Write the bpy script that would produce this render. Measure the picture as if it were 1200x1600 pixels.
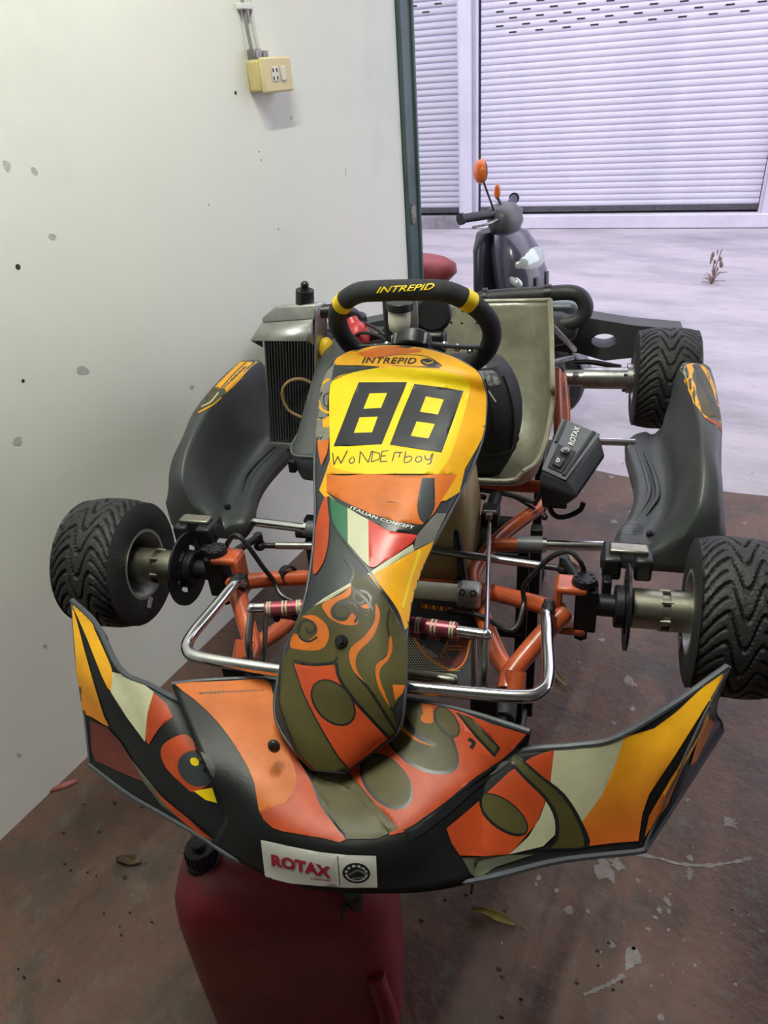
import bpy, bmesh, math, random
from mathutils import Vector, Matrix
from mathutils.bvhtree import BVHTree
from mathutils.geometry import delaunay_2d_cdt
random.seed(7)
for o in list(bpy.data.objects): bpy.data.objects.remove(o)
SC = bpy.context.scene
COL = SC.collection
V = Vector
PI = math.pi

# ------------------------------------------------------------------ camera
H = 1.55
F = 1120.0                       # focal length in pixels of the 1200x1600 frame
R = Matrix(((0.87834305, 0.19953499, -0.43439529),
            (0.47313552, -0.49259045, 0.73040908),
            (-0.06823681, -0.84707758, -0.5270705)))   # world <- camera (x right, y down, z forward)
cd = bpy.data.cameras.new('camera'); cam = bpy.data.objects.new('camera', cd); COL.objects.link(cam)
cd.sensor_fit = 'VERTICAL'; cd.sensor_height = 36; cd.lens = F/1600*36
cd.clip_start = .02; cd.clip_end = 200
M3 = R @ Matrix(((1, 0, 0), (0, -1, 0), (0, 0, -1)))
cam.matrix_world = Matrix.Translation((0, 0, H)) @ M3.to_4x4()
SC.camera = cam

# ------------------------------------------------------------------ light
w = bpy.data.worlds.new('overcast_sky'); SC.world = w; w.use_nodes = True
bg = w.node_tree.nodes['Background']
bg.inputs['Color'].default_value = (.89, .865, 1.0, 1); bg.inputs['Strength'].default_value = 1.8
SC.view_settings.view_transform = 'Standard'; SC.view_settings.look = 'None'
SC.view_settings.gamma = 1; SC.view_settings.use_curve_mapping = False
SC.view_settings.exposure = 0.38
LAMP_W = 220.0

# ------------------------------------------------------------------ pixel helpers
def ray(px, py): return R @ V((px-600, py-800, F))
def wz(px, py, z): d = ray(px, py); return d*((z-H)/d.z) + V((0, 0, H))
def wx(px, py, x): d = ray(px, py); return d*(x/d.x) + V((0, 0, H))
def wy(px, py, y): d = ray(px, py); return d*(y/d.y) + V((0, 0, H))
KR = (Matrix.Rotation(math.radians(14.12012), 3, 'Z') @ Matrix.Rotation(math.radians(-1.42457), 3, 'X')
      @ Matrix.Rotation(math.radians(-.94144), 3, 'Y'))
KT = V((-.52419858, .88233831, H-.79448504))
KC = KR.transposed() @ (V((0, 0, H)) - KT)          # the viewpoint in kart coordinates
def kray(px, py): return KR.transposed() @ ray(px, py)
def k(px, py, z=None, y=None, x=None):
    d = kray(px, py)
    for i, c in ((0, x), (1, y), (2, z)):
        if c is not None: s = (c-KC[i])/d[i]
    return KC + d*s

# ------------------------------------------------------------------ materials
def mat(name, col, rough=.5, metal=0., var=0., scale=8., bump=0., bscale=60., col2=None, spec=.5, trans=0., coat=0., obj=True):
    m = bpy.data.materials.new(name); m.use_nodes = True
    nt = m.node_tree; b = nt.nodes['Principled BSDF']
    b.inputs['Base Color'].default_value = (*col, 1); b.inputs['Roughness'].default_value = rough
    b.inputs['Metallic'].default_value = metal; b.inputs['Specular IOR Level'].default_value = spec
    b.inputs['Transmission Weight'].default_value = trans; b.inputs['Coat Weight'].default_value = coat
    tc = nt.nodes.new('ShaderNodeTexCoord')
    if var or col2:
        n = nt.nodes.new('ShaderNodeTexNoise'); n.inputs['Scale'].default_value = scale; n.inputs['Detail'].default_value = 6
        n.inputs['Roughness'].default_value = .65
        nt.links.new(tc.outputs['Object'], n.inputs['Vector'])
        r = nt.nodes.new('ShaderNodeValToRGB'); r.color_ramp.elements[0].position = .35; r.color_ramp.elements[1].position = .68
        c2 = col2 or tuple(c*(1-var) for c in col)
        r.color_ramp.elements[0].color = (*c2, 1); r.color_ramp.elements[1].color = (*col, 1)
        nt.links.new(n.outputs['Fac'], r.inputs['Fac']); nt.links.new(r.outputs['Color'], b.inputs['Base Color'])
        mr = nt.nodes.new('ShaderNodeMapRange'); mr.inputs['To Min'].default_value = min(1, rough+.12); mr.inputs['To Max'].default_value = max(.03, rough-.08)
        nt.links.new(n.outputs['Fac'], mr.inputs['Value']); nt.links.new(mr.outputs['Result'], b.inputs['Roughness'])
    if bump:
        n2 = nt.nodes.new('ShaderNodeTexNoise'); n2.inputs['Scale'].default_value = bscale; n2.inputs['Detail'].default_value = 4
        nt.links.new(tc.outputs['Object'], n2.inputs['Vector'])
        bp = nt.nodes.new('ShaderNodeBump'); bp.inputs['Strength'].default_value = bump; bp.inputs['Distance'].default_value = .01
        nt.links.new(n2.outputs['Fac'], bp.inputs['Height']); nt.links.new(bp.outputs['Normal'], b.inputs['Normal'])
    return m
def grad(name, ca, cb, axis, lo, hi, rough=.44):
    """two-colour fade along one axis of the bodywork: print with some painted-in shading"""
    m = mat(name, ca, rough); nt = m.node_tree; b = nt.nodes['Principled BSDF']
    tc = nt.nodes.new('ShaderNodeTexCoord'); s = nt.nodes.new('ShaderNodeSeparateXYZ'); nt.links.new(tc.outputs['Object'], s.inputs[0])
    mr = nt.nodes.new('ShaderNodeMapRange'); mr.inputs['From Min'].default_value = lo; mr.inputs['From Max'].default_value = hi
    nt.links.new(s.outputs[axis], mr.inputs['Value'])
    n = nt.nodes.new('ShaderNodeTexNoise'); n.inputs['Scale'].default_value = 14; n.inputs['Detail'].default_value = 6
    nt.links.new(tc.outputs['Object'], n.inputs['Vector'])
    r = nt.nodes.new('ShaderNodeValToRGB'); r.color_ramp.elements[0].color = (*ca, 1); r.color_ramp.elements[1].color = (*cb, 1)
    nt.links.new(mr.outputs['Result'], r.inputs['Fac'])
    mx = nt.nodes.new('ShaderNodeMix'); mx.data_type = 'RGBA'; mx.blend_type = 'MULTIPLY'
    r2 = nt.nodes.new('ShaderNodeValToRGB'); r2.color_ramp.elements[0].position = .3; r2.color_ramp.elements[1].position = .6
    r2.color_ramp.elements[0].color = (.68, .64, .6, 1); r2.color_ramp.elements[1].color = (1, 1, 1, 1)
    nt.links.new(n.outputs['Fac'], r2.inputs['Fac']); mx.inputs[0].default_value = .8
    nt.links.new(r.outputs['Color'], mx.inputs[6]); nt.links.new(r2.outputs['Color'], mx.inputs[7])
    nt.links.new(mx.outputs[2], b.inputs['Base Color'])
    return m
MT = {}
def defm(n, *a, **kw): MT[n] = mat(n, *a, **kw)
defm('rubber', (.018, .019, .020), .55, var=.35, scale=30, bump=.25, bscale=160)
defm('plastic', (.055, .062, .064), .40, var=.3, scale=7, bump=.06, bscale=220)
defm('nose_plastic', (.009, .010, .011), .42, spec=.35, var=.35, scale=9, bump=.05, bscale=200)
defm('edge_plastic', (.075, .085, .10), .45, var=.3, scale=20)
defm('black', (.012, .013, .015), .4, var=.3, scale=25)
defm('black_gloss', (.012, .013, .016), .18)
defm('black_metal', (.022, .023, .026), .38, metal=.5, var=.4, scale=30)
defm('suede', (.022, .024, .030), .8, var=.4, scale=60, bump=.3, bscale=500)
defm('chrome', (.78, .79, .80), .14, metal=1, var=.25, scale=25)
defm('steel', (.52, .52, .50), .3, metal=1, var=.4, scale=30)
defm('dull_steel', (.36, .35, .33), .42, metal=1, var=.45, scale=35)
defm('aluminium', (.52, .53, .51), .42, metal=.75, var=.25, scale=22, bump=.05, bscale=90)
defm('brass', (.40, .385, .31), .36, metal=1, var=.3, scale=40)
defm('orange_paint', (.62, .115, .035), .3, var=.45, scale=18, coat=.4)
defm('red_anodised', (.42, .09, .12), .3, metal=.6, var=.3, scale=40)
defm('cream_plastic', (.85, .85, .68), .4, var=.2, scale=20)
defm('white_plastic', (.7, .7, .68), .4)
defm('fibreglass', (.30, .29, .215), .3, col2=(.17, .165, .12), scale=13, bump=.1, bscale=60, coat=.25)
defm('fibreglass_edge', (.36, .33, .22), .32, var=.35, scale=16)
defm('tank_plastic', (.50, .40, .20), .35, col2=(.34, .25, .10), scale=9)
defm('tray', (.03, .032, .036), .45, var=.4, scale=20)
defm('red_plastic', (.21, .011, .022), .42, var=.4, scale=7, bump=.05)
defm('red_part', (.62, .05, .06), .35, var=.3, scale=30)
defm('yellow_part', (.75, .48, .02), .35, var=.25, scale=30)
defm('grey_fabric', (.035, .037, .045), .75, var=.4, scale=25, bump=.35, bscale=300)
defm('pale_fabric', (.40, .40, .42), .8, col2=(.03, .03, .035), scale=140)
defm('box_grey', (.12, .13, .14), .4, var=.25, scale=20)
defm('box_dark', (.030, .033, .040), .42, var=.3, scale=20)
# printed stickers
defm('p_yellow', (.88, .64, .004), .44, spec=.35, var=.10, scale=16)
defm('p_amber', (.86, .41, .008), .44, spec=.35, var=.14, scale=16)
defm('p_orange', (.68, .165, .016), .44, spec=.35, var=.28, scale=14)
defm('p_redorange', (.54, .070, .014), .44, spec=.4, var=.34, scale=12)
defm('p_darkred', (.155, .028, .018), .36, var=.4, scale=12)
defm('p_olive', (.080, .070, .020), .44, spec=.35, var=.38, scale=12)
defm('p_olivegrey', (.10, .105, .070), .38, var=.3, scale=12)
defm('p_pale', (.56, .56, .37), .44, var=.2, scale=14)
defm('p_slate', (.036, .043, .048), .42, spec=.35, var=.25, scale=14)
defm('p_grey', (.20, .20, .17), .38, var=.25, scale=14)
defm('p_black', (.010, .011, .013), .35)
defm('p_ink', (.016, .018, .026), .42, spec=.3, var=.15, scale=20)
defm('p_green', (.012, .135, .062), .32, var=.15)
defm('p_red', (.62, .05, .035), .3, var=.15)
defm('p_white', (.72, .72, .66), .35, var=.12)
defm('p_logo_red', (.40, .02, .05), .4)
MT['p_flame'] = grad('p_flame', (.72, .15, .02), (.90, .45, .008), 2, -.02, .11)  # print fade, with some of the shading toward the bottom painted in
MT['p_flame_left'] = MT['p_flame']

# ------------------------------------------------------------------ mesh helpers
def catmull(pts, sub, closed=False):
    P = [V(p) for p in pts]; n = len(P); out = []
    rng = range(n) if closed else range(n-1)
    for i in rng:
        p0 = P[(i-1) % n] if (closed or i > 0) else P[0]*2-P[1]
        p1 = P[i]; p2 = P[(i+1) % n]
        p3 = P[(i+2) % n] if (closed or i < n-2) else P[-1]*2-P[-2]
        for j in range(sub):
            t = j/sub
            out.append(.5*((2*p1)+(p2-p0)*t+(2*p0-5*p1+4*p2-p3)*t*t+(3*p1-p0-3*p2+p3)*t**3))
    if not closed: out.append(P[-1].copy())
    return out
def frame(d):
    d = d.normalized(); a = V((0, 0, 1)) if abs(d.z) < .9 else V((1, 0, 0))
    u = d.cross(a).normalized(); return u, d.cross(u).normalized()
class MB:
    def __init__(s): s.v = []; s.f = []; s.m = []
    def add(s, vs, fs, mi=0):
        b = len(s.v); s.v += [V(p) for p in vs]
        for f in fs: s.f.append(tuple(i+b for i in f)); s.m.append(mi)
        return s
    def box(s, c, sz, rot=None, mi=0, taper=1.):
        c = V(c); x, y, z = (q/2 for q in sz); vs = []
        for dz in (-1, 1):
            t = taper if dz > 0 else 1
            for dx, dy in ((-1, -1), (1, -1), (1, 1), (-1, 1)):
                p = V((dx*x*t, dy*y*t, dz*z)); vs.append(c+(rot @ p if rot else p))
        return s.add(vs, [(3, 2, 1, 0), (4, 5, 6, 7), (0, 1, 5, 4), (1, 2, 6, 5), (2, 3, 7, 6), (3, 0, 4, 7)], mi)
    def cyl(s, p0, p1, r0, r1=None, n=16, caps=True, mi=0):
        p0, p1 = V(p0), V(p1); r1 = r0 if r1 is None else r1; u, w_ = frame(p1-p0); vs = []
        for p, r in ((p0, r0), (p1, r1)):
            for i in range(n): a = 2*PI*i/n; vs.append(p+u*math.cos(a)*r+w_*math.sin(a)*r)
        fs = [(i, (i+1) % n, n+(i+1) % n, n+i) for i in range(n)]
        if caps: fs += [tuple(range(n-1, -1, -1)), tuple(range(n, 2*n))]
        return s.add(vs, fs, mi)
    def tube(s, pts, r, n=10, sub=0, closed=False, caps=True, mi=0, flat=1.):
        P = catmull(pts, sub, closed) if sub else [V(p) for p in pts]; m = len(P); vs = []; u = None
        for i, p in enumerate(P):
            a = P[(i-1) % m] if (closed or i > 0) else p; b = P[(i+1) % m] if (closed or i < m-1) else p
            d = (b-a).normalized()
            if u is None: u, _ = frame(d)
            u = (u-d*u.dot(d)).normalized(); w_ = d.cross(u)
            rr = r(i/(m-1)) if callable(r) else r
            for j in range(n): t = 2*PI*j/n; vs.append(p+u*math.cos(t)*rr+w_*math.sin(t)*rr*flat)
        fs = []
        for i in range(m if closed else m-1):
            for j in range(n):
                fs.append((i*n+j, i*n+(j+1) % n, ((i+1) % m)*n+(j+1) % n, ((i+1) % m)*n+j))
        if caps and not closed: fs += [tuple(range(n-1, -1, -1)), tuple((m-1)*n+j for j in range(n))]
        return s.add(vs, fs, mi)
    def lathe(s, prof, o=(0, 0, 0), ax=(0, 0, 1), n=32, mi=0, close=False):
        o = V(o); ax = V(ax).normalized(); u, w_ = frame(ax); m = len(prof); vs = []
        for r, h in prof:
            for i in range(n): a = 2*PI*i/n; vs.append(o+ax*h+(u*math.cos(a)+w_*math.sin(a))*r)
        fs = [(j*n+i, j*n+(i+1) % n, ((j+1) % m)*n+(i+1) % n, ((j+1) % m)*n+i) for j in range(m if close else m-1) for i in range(n)]
        return s.add(vs, fs, mi)
    def loft(s, rings, closed=True, caps=True, mi=0):
        n = len(rings[0]); vs = [p for r in rings for p in r]; fs = []
        for i in range(len(rings)-1):
            for j in range(n if closed else n-1):
                fs.append((i*n+j, i*n+(j+1) % n, (i+1)*n+(j+1) % n, (i+1)*n+j))
        if caps and closed: fs += [tuple(range(n-1, -1, -1)), tuple((len(rings)-1)*n+j for j in range(n))]
        return s.add(vs, fs, mi)
    def ell(s, c, rad, nu=20, nv=12, rot=None, mi=0):
        c = V(c); rings = []
        for j in range(nv+1):
            b = -PI/2+PI*j/nv; ring = []
            for i in range(nu):
                a = 2*PI*i/nu; p = V((rad[0]*math.cos(a)*math.cos(b), rad[1]*math.sin(a)*math.cos(b), rad[2]*math.sin(b)))
                ring.append(c+(rot @ p if rot else p))
            rings.append(ring)
        return s.loft(rings, True, False, mi)
    def build(s, name, mats, parent=None, ang=38, bevel=0, seg=2, solid=0, off=1., fix=True, offset=None, sub=0):
        me = bpy.data.meshes.new(name)
        vs = s.v if offset is None else [p-offset for p in s.v]
        me.from_pydata([tuple(p) for p in vs], [], s.f)
        for m in (mats if isinstance(mats, (list, tuple)) else [mats]): me.materials.append(MT[m] if isinstance(m, str) else m)
        me.polygons.foreach_set('material_index', s.m)
        if fix:
            b = bmesh.new(); b.from_mesh(me); bmesh.ops.remove_doubles(b, verts=b.verts, dist=1e-5); bmesh.ops.recalc_face_normals(b, faces=b.faces); b.to_mesh(me); b.free()
        me.polygons.foreach_set('use_smooth', [True]*len(me.polygons)); me.set_sharp_from_angle(angle=math.radians(ang))
        o = bpy.data.objects.new(name, me); COL.objects.link(o); o.parent = parent
        if solid:
            q = o.modifiers.new('thickness', 'SOLIDIFY'); q.thickness = solid; q.offset = off
        if bevel:
            q = o.modifiers.new('bevel', 'BEVEL'); q.width = bevel; q.segments = seg; q.limit_method = 'ANGLE'; q.angle_limit = math.radians(35)
        if sub:
            q = o.modifiers.new('sub', 'SUBSURF'); q.levels = sub; q.render_levels = sub
        return o
def split_build(mb, name, m, parent=None, **kw):
    """builds every loose piece of mb as an object of its own"""
    par = list(range(len(mb.v)))
    def find(i):
        while par[i] != i: par[i] = par[par[i]]; i = par[i]
        return i
    for f in mb.f:
        for j in f[1:]: par[find(j)] = find(f[0])
    parts = {}
    for f in mb.f: parts.setdefault(find(f[0]), []).append(f)
    out = []
    for fs in parts.values():
        ids = sorted({i for f in fs for i in f}); mp = {a: b for b, a in enumerate(ids)}
        out.append(MB().add([mb.v[i] for i in ids], [tuple(mp[i] for i in f) for f in fs]).build(name, m, parent, **kw))
    return out
def thing(name, label, cat, loc=(0, 0, 0), rot=None, group=None):
    o = bpy.data.objects.new(name, None); COL.objects.link(o); o.location = loc; o.empty_display_size = .1
    if rot is not None: o.rotation_euler = rot.to_euler() if isinstance(rot, Matrix) else (0, 0, rot)
    return tag(o, label, cat, group)
def tag(o, label, cat, group=None):
    o['label'] = label; o['category'] = cat
    if group: o['group'] = group
    return o
def struct(o, label=None):
    o['kind'] = 'structure'
    if label: o['label'] = label
    return o
def link(name, me, parent, loc=(0, 0, 0)):
    o = bpy.data.objects.new(name, me); COL.objects.link(o); o.parent = parent; o.location = loc; return o
def rrect(w_, d, r, n=6, cx=0, cy=0):
    """rounded rectangle outline as 2-d points"""
    out = []
    for qx, qy, a0 in ((1, 1, 0), (-1, 1, 90), (-1, -1, 180), (1, -1, 270)):
        for i in range(n+1):
            a = math.radians(a0+90*i/n); out.append((cx+qx*(w_/2-r)+r*math.cos(a), cy+qy*(d/2-r)+r*math.sin(a)))
    return out
def text2d(s, bold=0., shear=0., spacing=1.):
    cu = bpy.data.curves.new('t', 'FONT'); cu.body = s; cu.offset = bold; cu.shear = shear; cu.space_character = spacing; cu.resolution_u = 3
    o = bpy.data.objects.new('t', cu); COL.objects.link(o)
    dg = bpy.context.evaluated_depsgraph_get(); me = o.evaluated_get(dg).to_mesh()
    vs = [(v.co.x, v.co.y) for v in me.vertices]; fs = [tuple(p.vertices) for p in me.polygons]
    o.evaluated_get(dg).to_mesh_clear(); bpy.data.objects.remove(o); bpy.data.curves.remove(cu)
    x0 = min(v[0] for v in vs); x1 = max(v[0] for v in vs); y0 = min(v[1] for v in vs); y1 = max(v[1] for v in vs)
    return [((x-x0)/(x1-x0), (y-y0)/(y1-y0)) for x, y in vs], fs
def text_on(mb, s, o, u, v_, n, lift=.001, mi=0, **kw):
    """flat lettering: o lower left corner, u full width vector, v_ full height vector, n normal"""
    vs, fs = text2d(s, **kw); return mb.add([V(o)+V(u)*x+V(v_)*y+V(n)*lift for x, y in vs], fs, mi)

# ------------------------------------------------------------------ decals laid onto curved bodywork
def pip(x, y, P):
    c = False; j = len(P)-1
    for i in range(len(P)):
        xi, yi = P[i]; xj, yj = P[j]
        if (yi > y) != (yj > y) and x < (xj-xi)*(y-yi)/(yj-yi)+xi: c = not c
        j = i
    return c
def smooth2(P, sub=4): return [(p.x, p.y) for p in catmull([V((x, y, 0)) for x, y in P], sub, True)]
def ellipse2(cx, cy, a, b, ang, n=26):
    t = math.radians(ang); return [(cx+a*math.cos(q)*math.cos(t)-b*math.sin(q)*math.sin(t), cy+a*math.cos(q)*math.sin(t)+b*math.sin(q)*math.cos(t)) for q in (2*PI*i/n for i in range(n))]
def stroke2(P, wd, sub=4):
    """a drawn line as one outline polygon"""
    Q = [(p.x, p.y) for p in catmull([V((x, y, 0)) for x, y in P], sub)] if sub else list(P)
    L, Rr = [], []
    for i, (x, y) in enumerate(Q):
        a = Q[max(0, i-1)]; b = Q[min(len(Q)-1, i+1)]; dx, dy = b[0]-a[0], b[1]-a[1]; l = math.hypot(dx, dy) or 1
        ww = wd(i/(len(Q)-1)) if callable(wd) else wd
        L.append((x-dy/l*ww/2, y+dx/l*ww/2)); Rr.append((x+dy/l*ww/2, y-dx/l*ww/2))
    return L+Rr[::-1]
def crop(ox, oy, s): return lambda P: [(x/s+ox, y/s+oy) for x, y in P]
def bvh_of(mb): return BVHTree.FromPolygons([tuple(p) for p in mb.v], mb.f)
def decal(name, bvh, polys, parent, step=9., lift=.0007, offset=V((0, 0, 0))):
    """polys: (material, outline) from the bottom layer to the top one; one printed sheet that hugs the surface"""
    vs, es = [], []
    for _, P in polys:
        b = len(vs); vs += [V(p) for p in P]; es += [(b+i, b+(i+1) % len(P)) for i in range(len(P))]
    xs = [p.x for p in vs]; ys = [p.y for p in vs]
    y = min(ys)
    while y < max(ys):
        x = min(xs)
        while x < max(xs): vs.append(V((x+.37, y+.21))); x += step
        y += step
    ov, oe, of, *_ = delaunay_2d_cdt(vs, es, [], 0, .05)
    boxes = [(min(p[0] for p in P), max(p[0] for p in P), min(p[1] for p in P), max(p[1] for p in P)) for _, P in polys]
    names = []; hit = {}
    mb = MB()
    def pt(i):
        if i not in hit:
            d = kray(ov[i].x, ov[i].y).normalized(); loc, nor, idx, dist = bvh.ray_cast(KC, d)
            if loc is None: hit[i] = (None, d)
            else:
                if nor.dot(d) > 0: nor = -nor
                hit[i] = (loc+nor*lift, dist, nor.dot(d))
        return hit[i]
    idm = {}
    for f in of:
        cx = sum(ov[i].x for i in f)/len(f); cy = sum(ov[i].y for i in f)/len(f); m = None
        for (mm, P), b in zip(polys, boxes):
            if b[0] <= cx <= b[1] and b[2] <= cy <= b[3] and pip(cx, cy, P): m = mm
        if m is None: continue
        q = [pt(i) for i in f]
        good = [a for a in q if a[0] is not None]
        if not good: continue
        if len(good) < len(q):
            d0 = sum(a[1] for a in good)/len(good)
            for n_, a in enumerate(q):
                if a[0] is None:
                    loc, nor, idx, dist = bvh.find_nearest(KC+a[1]*d0)
                    if nor.dot(a[1]) > 0: nor = -nor
                    q[n_] = (loc+nor*lift, (loc-KC).length, 0, dist)
            if any(len(a) == 4 and a[3] > .02 for a in q): continue
        if max(a[1] for a in q)-min(a[1] for a in q) > .05: continue
        if m not in names: names.append(m)
        ids = []
        for i, a in zip(f, q):
            if len(a) == 4: ids.append(len(mb.v)); mb.v.append(a[0]); continue
            if i not in idm: idm[i] = len(mb.v); mb.v.append(a[0])
            ids.append(idm[i])
        mb.f.append(tuple(ids)); mb.m.append(names.index(m))
    return mb.build(name, names, parent, ang=60, fix=False, offset=offset)
def decal_text(bvh, mb, s, o, u, v_, mi=0, lift=.0012, **kw):
    vs, fs = text2d(s, **kw); out = []
    for x, y in vs:
        d = kray(o[0]+u[0]*x+v_[0]*y, o[1]+u[1]*x+v_[1]*y).normalized(); loc, nor, idx, dist = bvh.ray_cast(KC, d)
        if loc is None: return
        if nor.dot(d) > 0: nor = -nor
        out.append(loc+nor*lift)
    mb.add(out, fs, mi)

# ================================================================== THE ROOM
WXL = -1.435                      # face of the left wall
TH = 2.82                         # threshold of the garage opening
def multi_noise(name, cols, rough=.7, bump=.3, bscale=40, scale=2.2, stretch=(1, 1, 1), fine=None):
    m = mat(name, cols[0], rough); nt = m.node_tree; b = nt.nodes['Principled BSDF']
    tc = nt.nodes.new('ShaderNodeTexCoord'); mp = nt.nodes.new('ShaderNodeMapping'); mp.inputs['Scale'].default_value = stretch
    nt.links.new(tc.outputs['Object'], mp.inputs['Vector'])
    n = nt.nodes.new('ShaderNodeTexNoise'); n.inputs['Scale'].default_value = scale; n.inputs['Detail'].default_value = 9; n.inputs['Roughness'].default_value = .62
    nt.links.new(mp.outputs[0], n.inputs['Vector'])
    r = nt.nodes.new('ShaderNodeValToRGB'); el = r.color_ramp.elements
    pos = [.30+.42*i/(len(cols)-1) for i in range(len(cols))]
    el[0].position = pos[0]; el[0].color = (*cols[0], 1); el[1].position = pos[-1]; el[1].color = (*cols[-1], 1)
    for p, c in zip(pos[1:-1], cols[1:-1]): e = el.new(p); e.color = (*c, 1)
    nt.links.new(n.outputs['Fac'], r.inputs['Fac']); out = r.outputs['Color']
    for (fs, lo, hi, c, amt) in (fine or []):
        n3 = nt.nodes.new('ShaderNodeTexNoise'); n3.inputs['Scale'].default_value = fs; n3.inputs['Detail'].default_value = 5; n3.inputs['Roughness'].default_value = .7
        nt.links.new(mp.outputs[0], n3.inputs['Vector'])
        r3 = nt.nodes.new('ShaderNodeValToRGB'); r3.color_ramp.elements[0].position = lo; r3.color_ramp.elements[1].position = hi
        r3.color_ramp.elements[0].color = (0, 0, 0, 1); r3.color_ramp.elements[1].color = (amt, amt, amt, 1)
        nt.links.new(n3.outputs['Fac'], r3.inputs['Fac'])
        mx = nt.nodes.new('ShaderNodeMix'); mx.data_type = 'RGBA'; mx.inputs[7].default_value = (*c, 1)
        nt.links.new(r3.outputs['Color'], mx.inputs[0]); nt.links.new(out, mx.inputs[6]); out = mx.outputs[2]
    nt.links.new(out, b.inputs['Base Color'])
    n2 = nt.nodes.new('ShaderNodeTexNoise'); n2.inputs['Scale'].default_value = bscale; n2.inputs['Detail'].default_value = 6
    nt.links.new(tc.outputs['Object'], n2.inputs['Vector'])
    bp = nt.nodes.new('ShaderNodeBump'); bp.inputs['Strength'].default_value = bump; bp.inputs['Distance'].default_value = .01
    nt.links.new(n2.outputs['Fac'], bp.inputs['Height']); nt.links.new(bp.outputs['Normal'], b.inputs['Normal'])
    MT[name] = m
multi_noise('floor_paint', [(.045, .037, .028), (.115, .062, .043), (.155, .082, .058), (.120, .102, .082)], .55, .35, 45, 1.9,
            fine=[(4, .48, .66, (.055, .050, .042), .9), (13, .54, .70, (.15, .13, .105), .65), (38, .66, .72, (.30, .27, .24), .6), (60, .62, .68, (.025, .02, .018), .7)])
multi_noise('street_concrete', [(.30, .285, .315), (.40, .375, .41), (.50, .46, .495), (.46, .40, .44)], .85, .5, 30, .9, (1, 2.6, 1),
            fine=[(5, .55, .75, (.31, .295, .32), .7), (26, .6, .72, (.58, .55, .58), .6)])
multi_noise('wall_plaster', [(.66, .70, .63), (.75, .78, .70), (.78, .79, .71), (.72, .77, .70)], .8, .12, 14, 1.1,
            fine=[(3.2, .68, .84, (.55, .56, .48), .5), (24, .72, .78, (.45, .46, .42), .4)])
multi_noise('far_paint', [(.60, .58, .68), (.69, .67, .77), (.74, .72, .82)], .55, .1, 20, 1.5)
multi_noise('left_shutter_paint', [(.36, .38, .47), (.44, .47, .60), (.60, .58, .63), (.50, .53, .62)], .55, .1, 20, 1.6, (.35, 1, 6))
multi_noise('base_stone', [(.16, .15, .17), (.30, .28, .31), (.38, .36, .38)], .85, .5, 30, 6)
multi_noise('kerb_white', [(.66, .63, .72), (.78, .75, .84)], .7, .2, 30, 4)
multi_noise('green_steel', [(.045, .078, .078), (.070, .115, .112), (.085, .13, .126)], .4, .15, 25, 5, fine=[(14, .68, .72, (.35, .38, .36), .7)])
defm('steel_paint', (.10, .095, .11), .5, var=.4, scale=20)
defm('old_render', (.27, .25, .23), .85, var=.3, scale=3)
defm('ceiling_paint', (.34, .33, .31), .8, var=.1, scale=2)
defm('worn_patch', (.34, .31, .28), .8, var=.4, scale=30)
defm('hole', (.03, .03, .03), .9)

fl = MB()
# front edge a little uneven where the paint ends at the street
N = 60; ex = [WXL+.0+(4.2-WXL)*i/N for i in range(N+1)]
fl.add([(x, -2.6, 0) for x in ex]+[(x, TH+.02*math.sin(x*3.1)+random.uniform(-.012, .012), 0) for x in ex]+[(x, -2.6, -.1) for x in ex]+[(x, TH-.02, -.1) for x in ex],
       [(i, i+1, N+2+i, N+1+i) for i in range(N)]+[(N+1+i, N+2+i, 3*N+4+i, 3*N+3+i) for i in range(N)]+[(2*N+2+i, 2*N+3+i, 3*N+4+i, 3*N+3+i) for i in range(N)])
floor = struct(fl.build('floor', 'floor_paint'), 'worn red painted concrete garage floor')
wl = MB().box((WXL-.06, .085, 1.5), (.12, 5.37, 3.0)); wall = struct(wl.build('wall_left', 'wall_plaster'), 'off-white plastered garage wall with scuffs and holes')
struct(MB().box((4.26, .1, 1.5), (.12, 5.4, 3)).build('wall_right', 'old_render'))
struct(MB().box((1.4, -2.66, 1.5), (5.8, .12, 3)).build('wall_back', 'old_render'))
struct(MB().box((1.4, .1, 3.05), (5.8, 5.5, .1)).build('ceiling', 'ceiling_paint'))
struct(MB().box((1.4, 2.83, 2.8), (5.5, .12, .4)).build('wall_lintel', 'wall_plaster'))
# steel door post at the end of the wall, with a flange and a stop strip
tp = MB().box((-1.50, 2.838, 1.5), (.15, .09, 3.0)).box((-1.452, 2.785, 1.5), (.07, .02, 3.0)).box((-1.43, 2.875, 1.5), (.03, .018, 3.0))
trim = struct(tp.build('trim_1', 'green_steel', bevel=.004), 'dark green painted steel door post')
hg = MB().box((-1.418, 2.80, 1.03), (.02, .035, .06)).cyl((-1.415, 2.795, .99), (-1.415, 2.795, 1.07), .008); hg.build('hinge', 'dull_steel', trim, bevel=.002)
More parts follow.
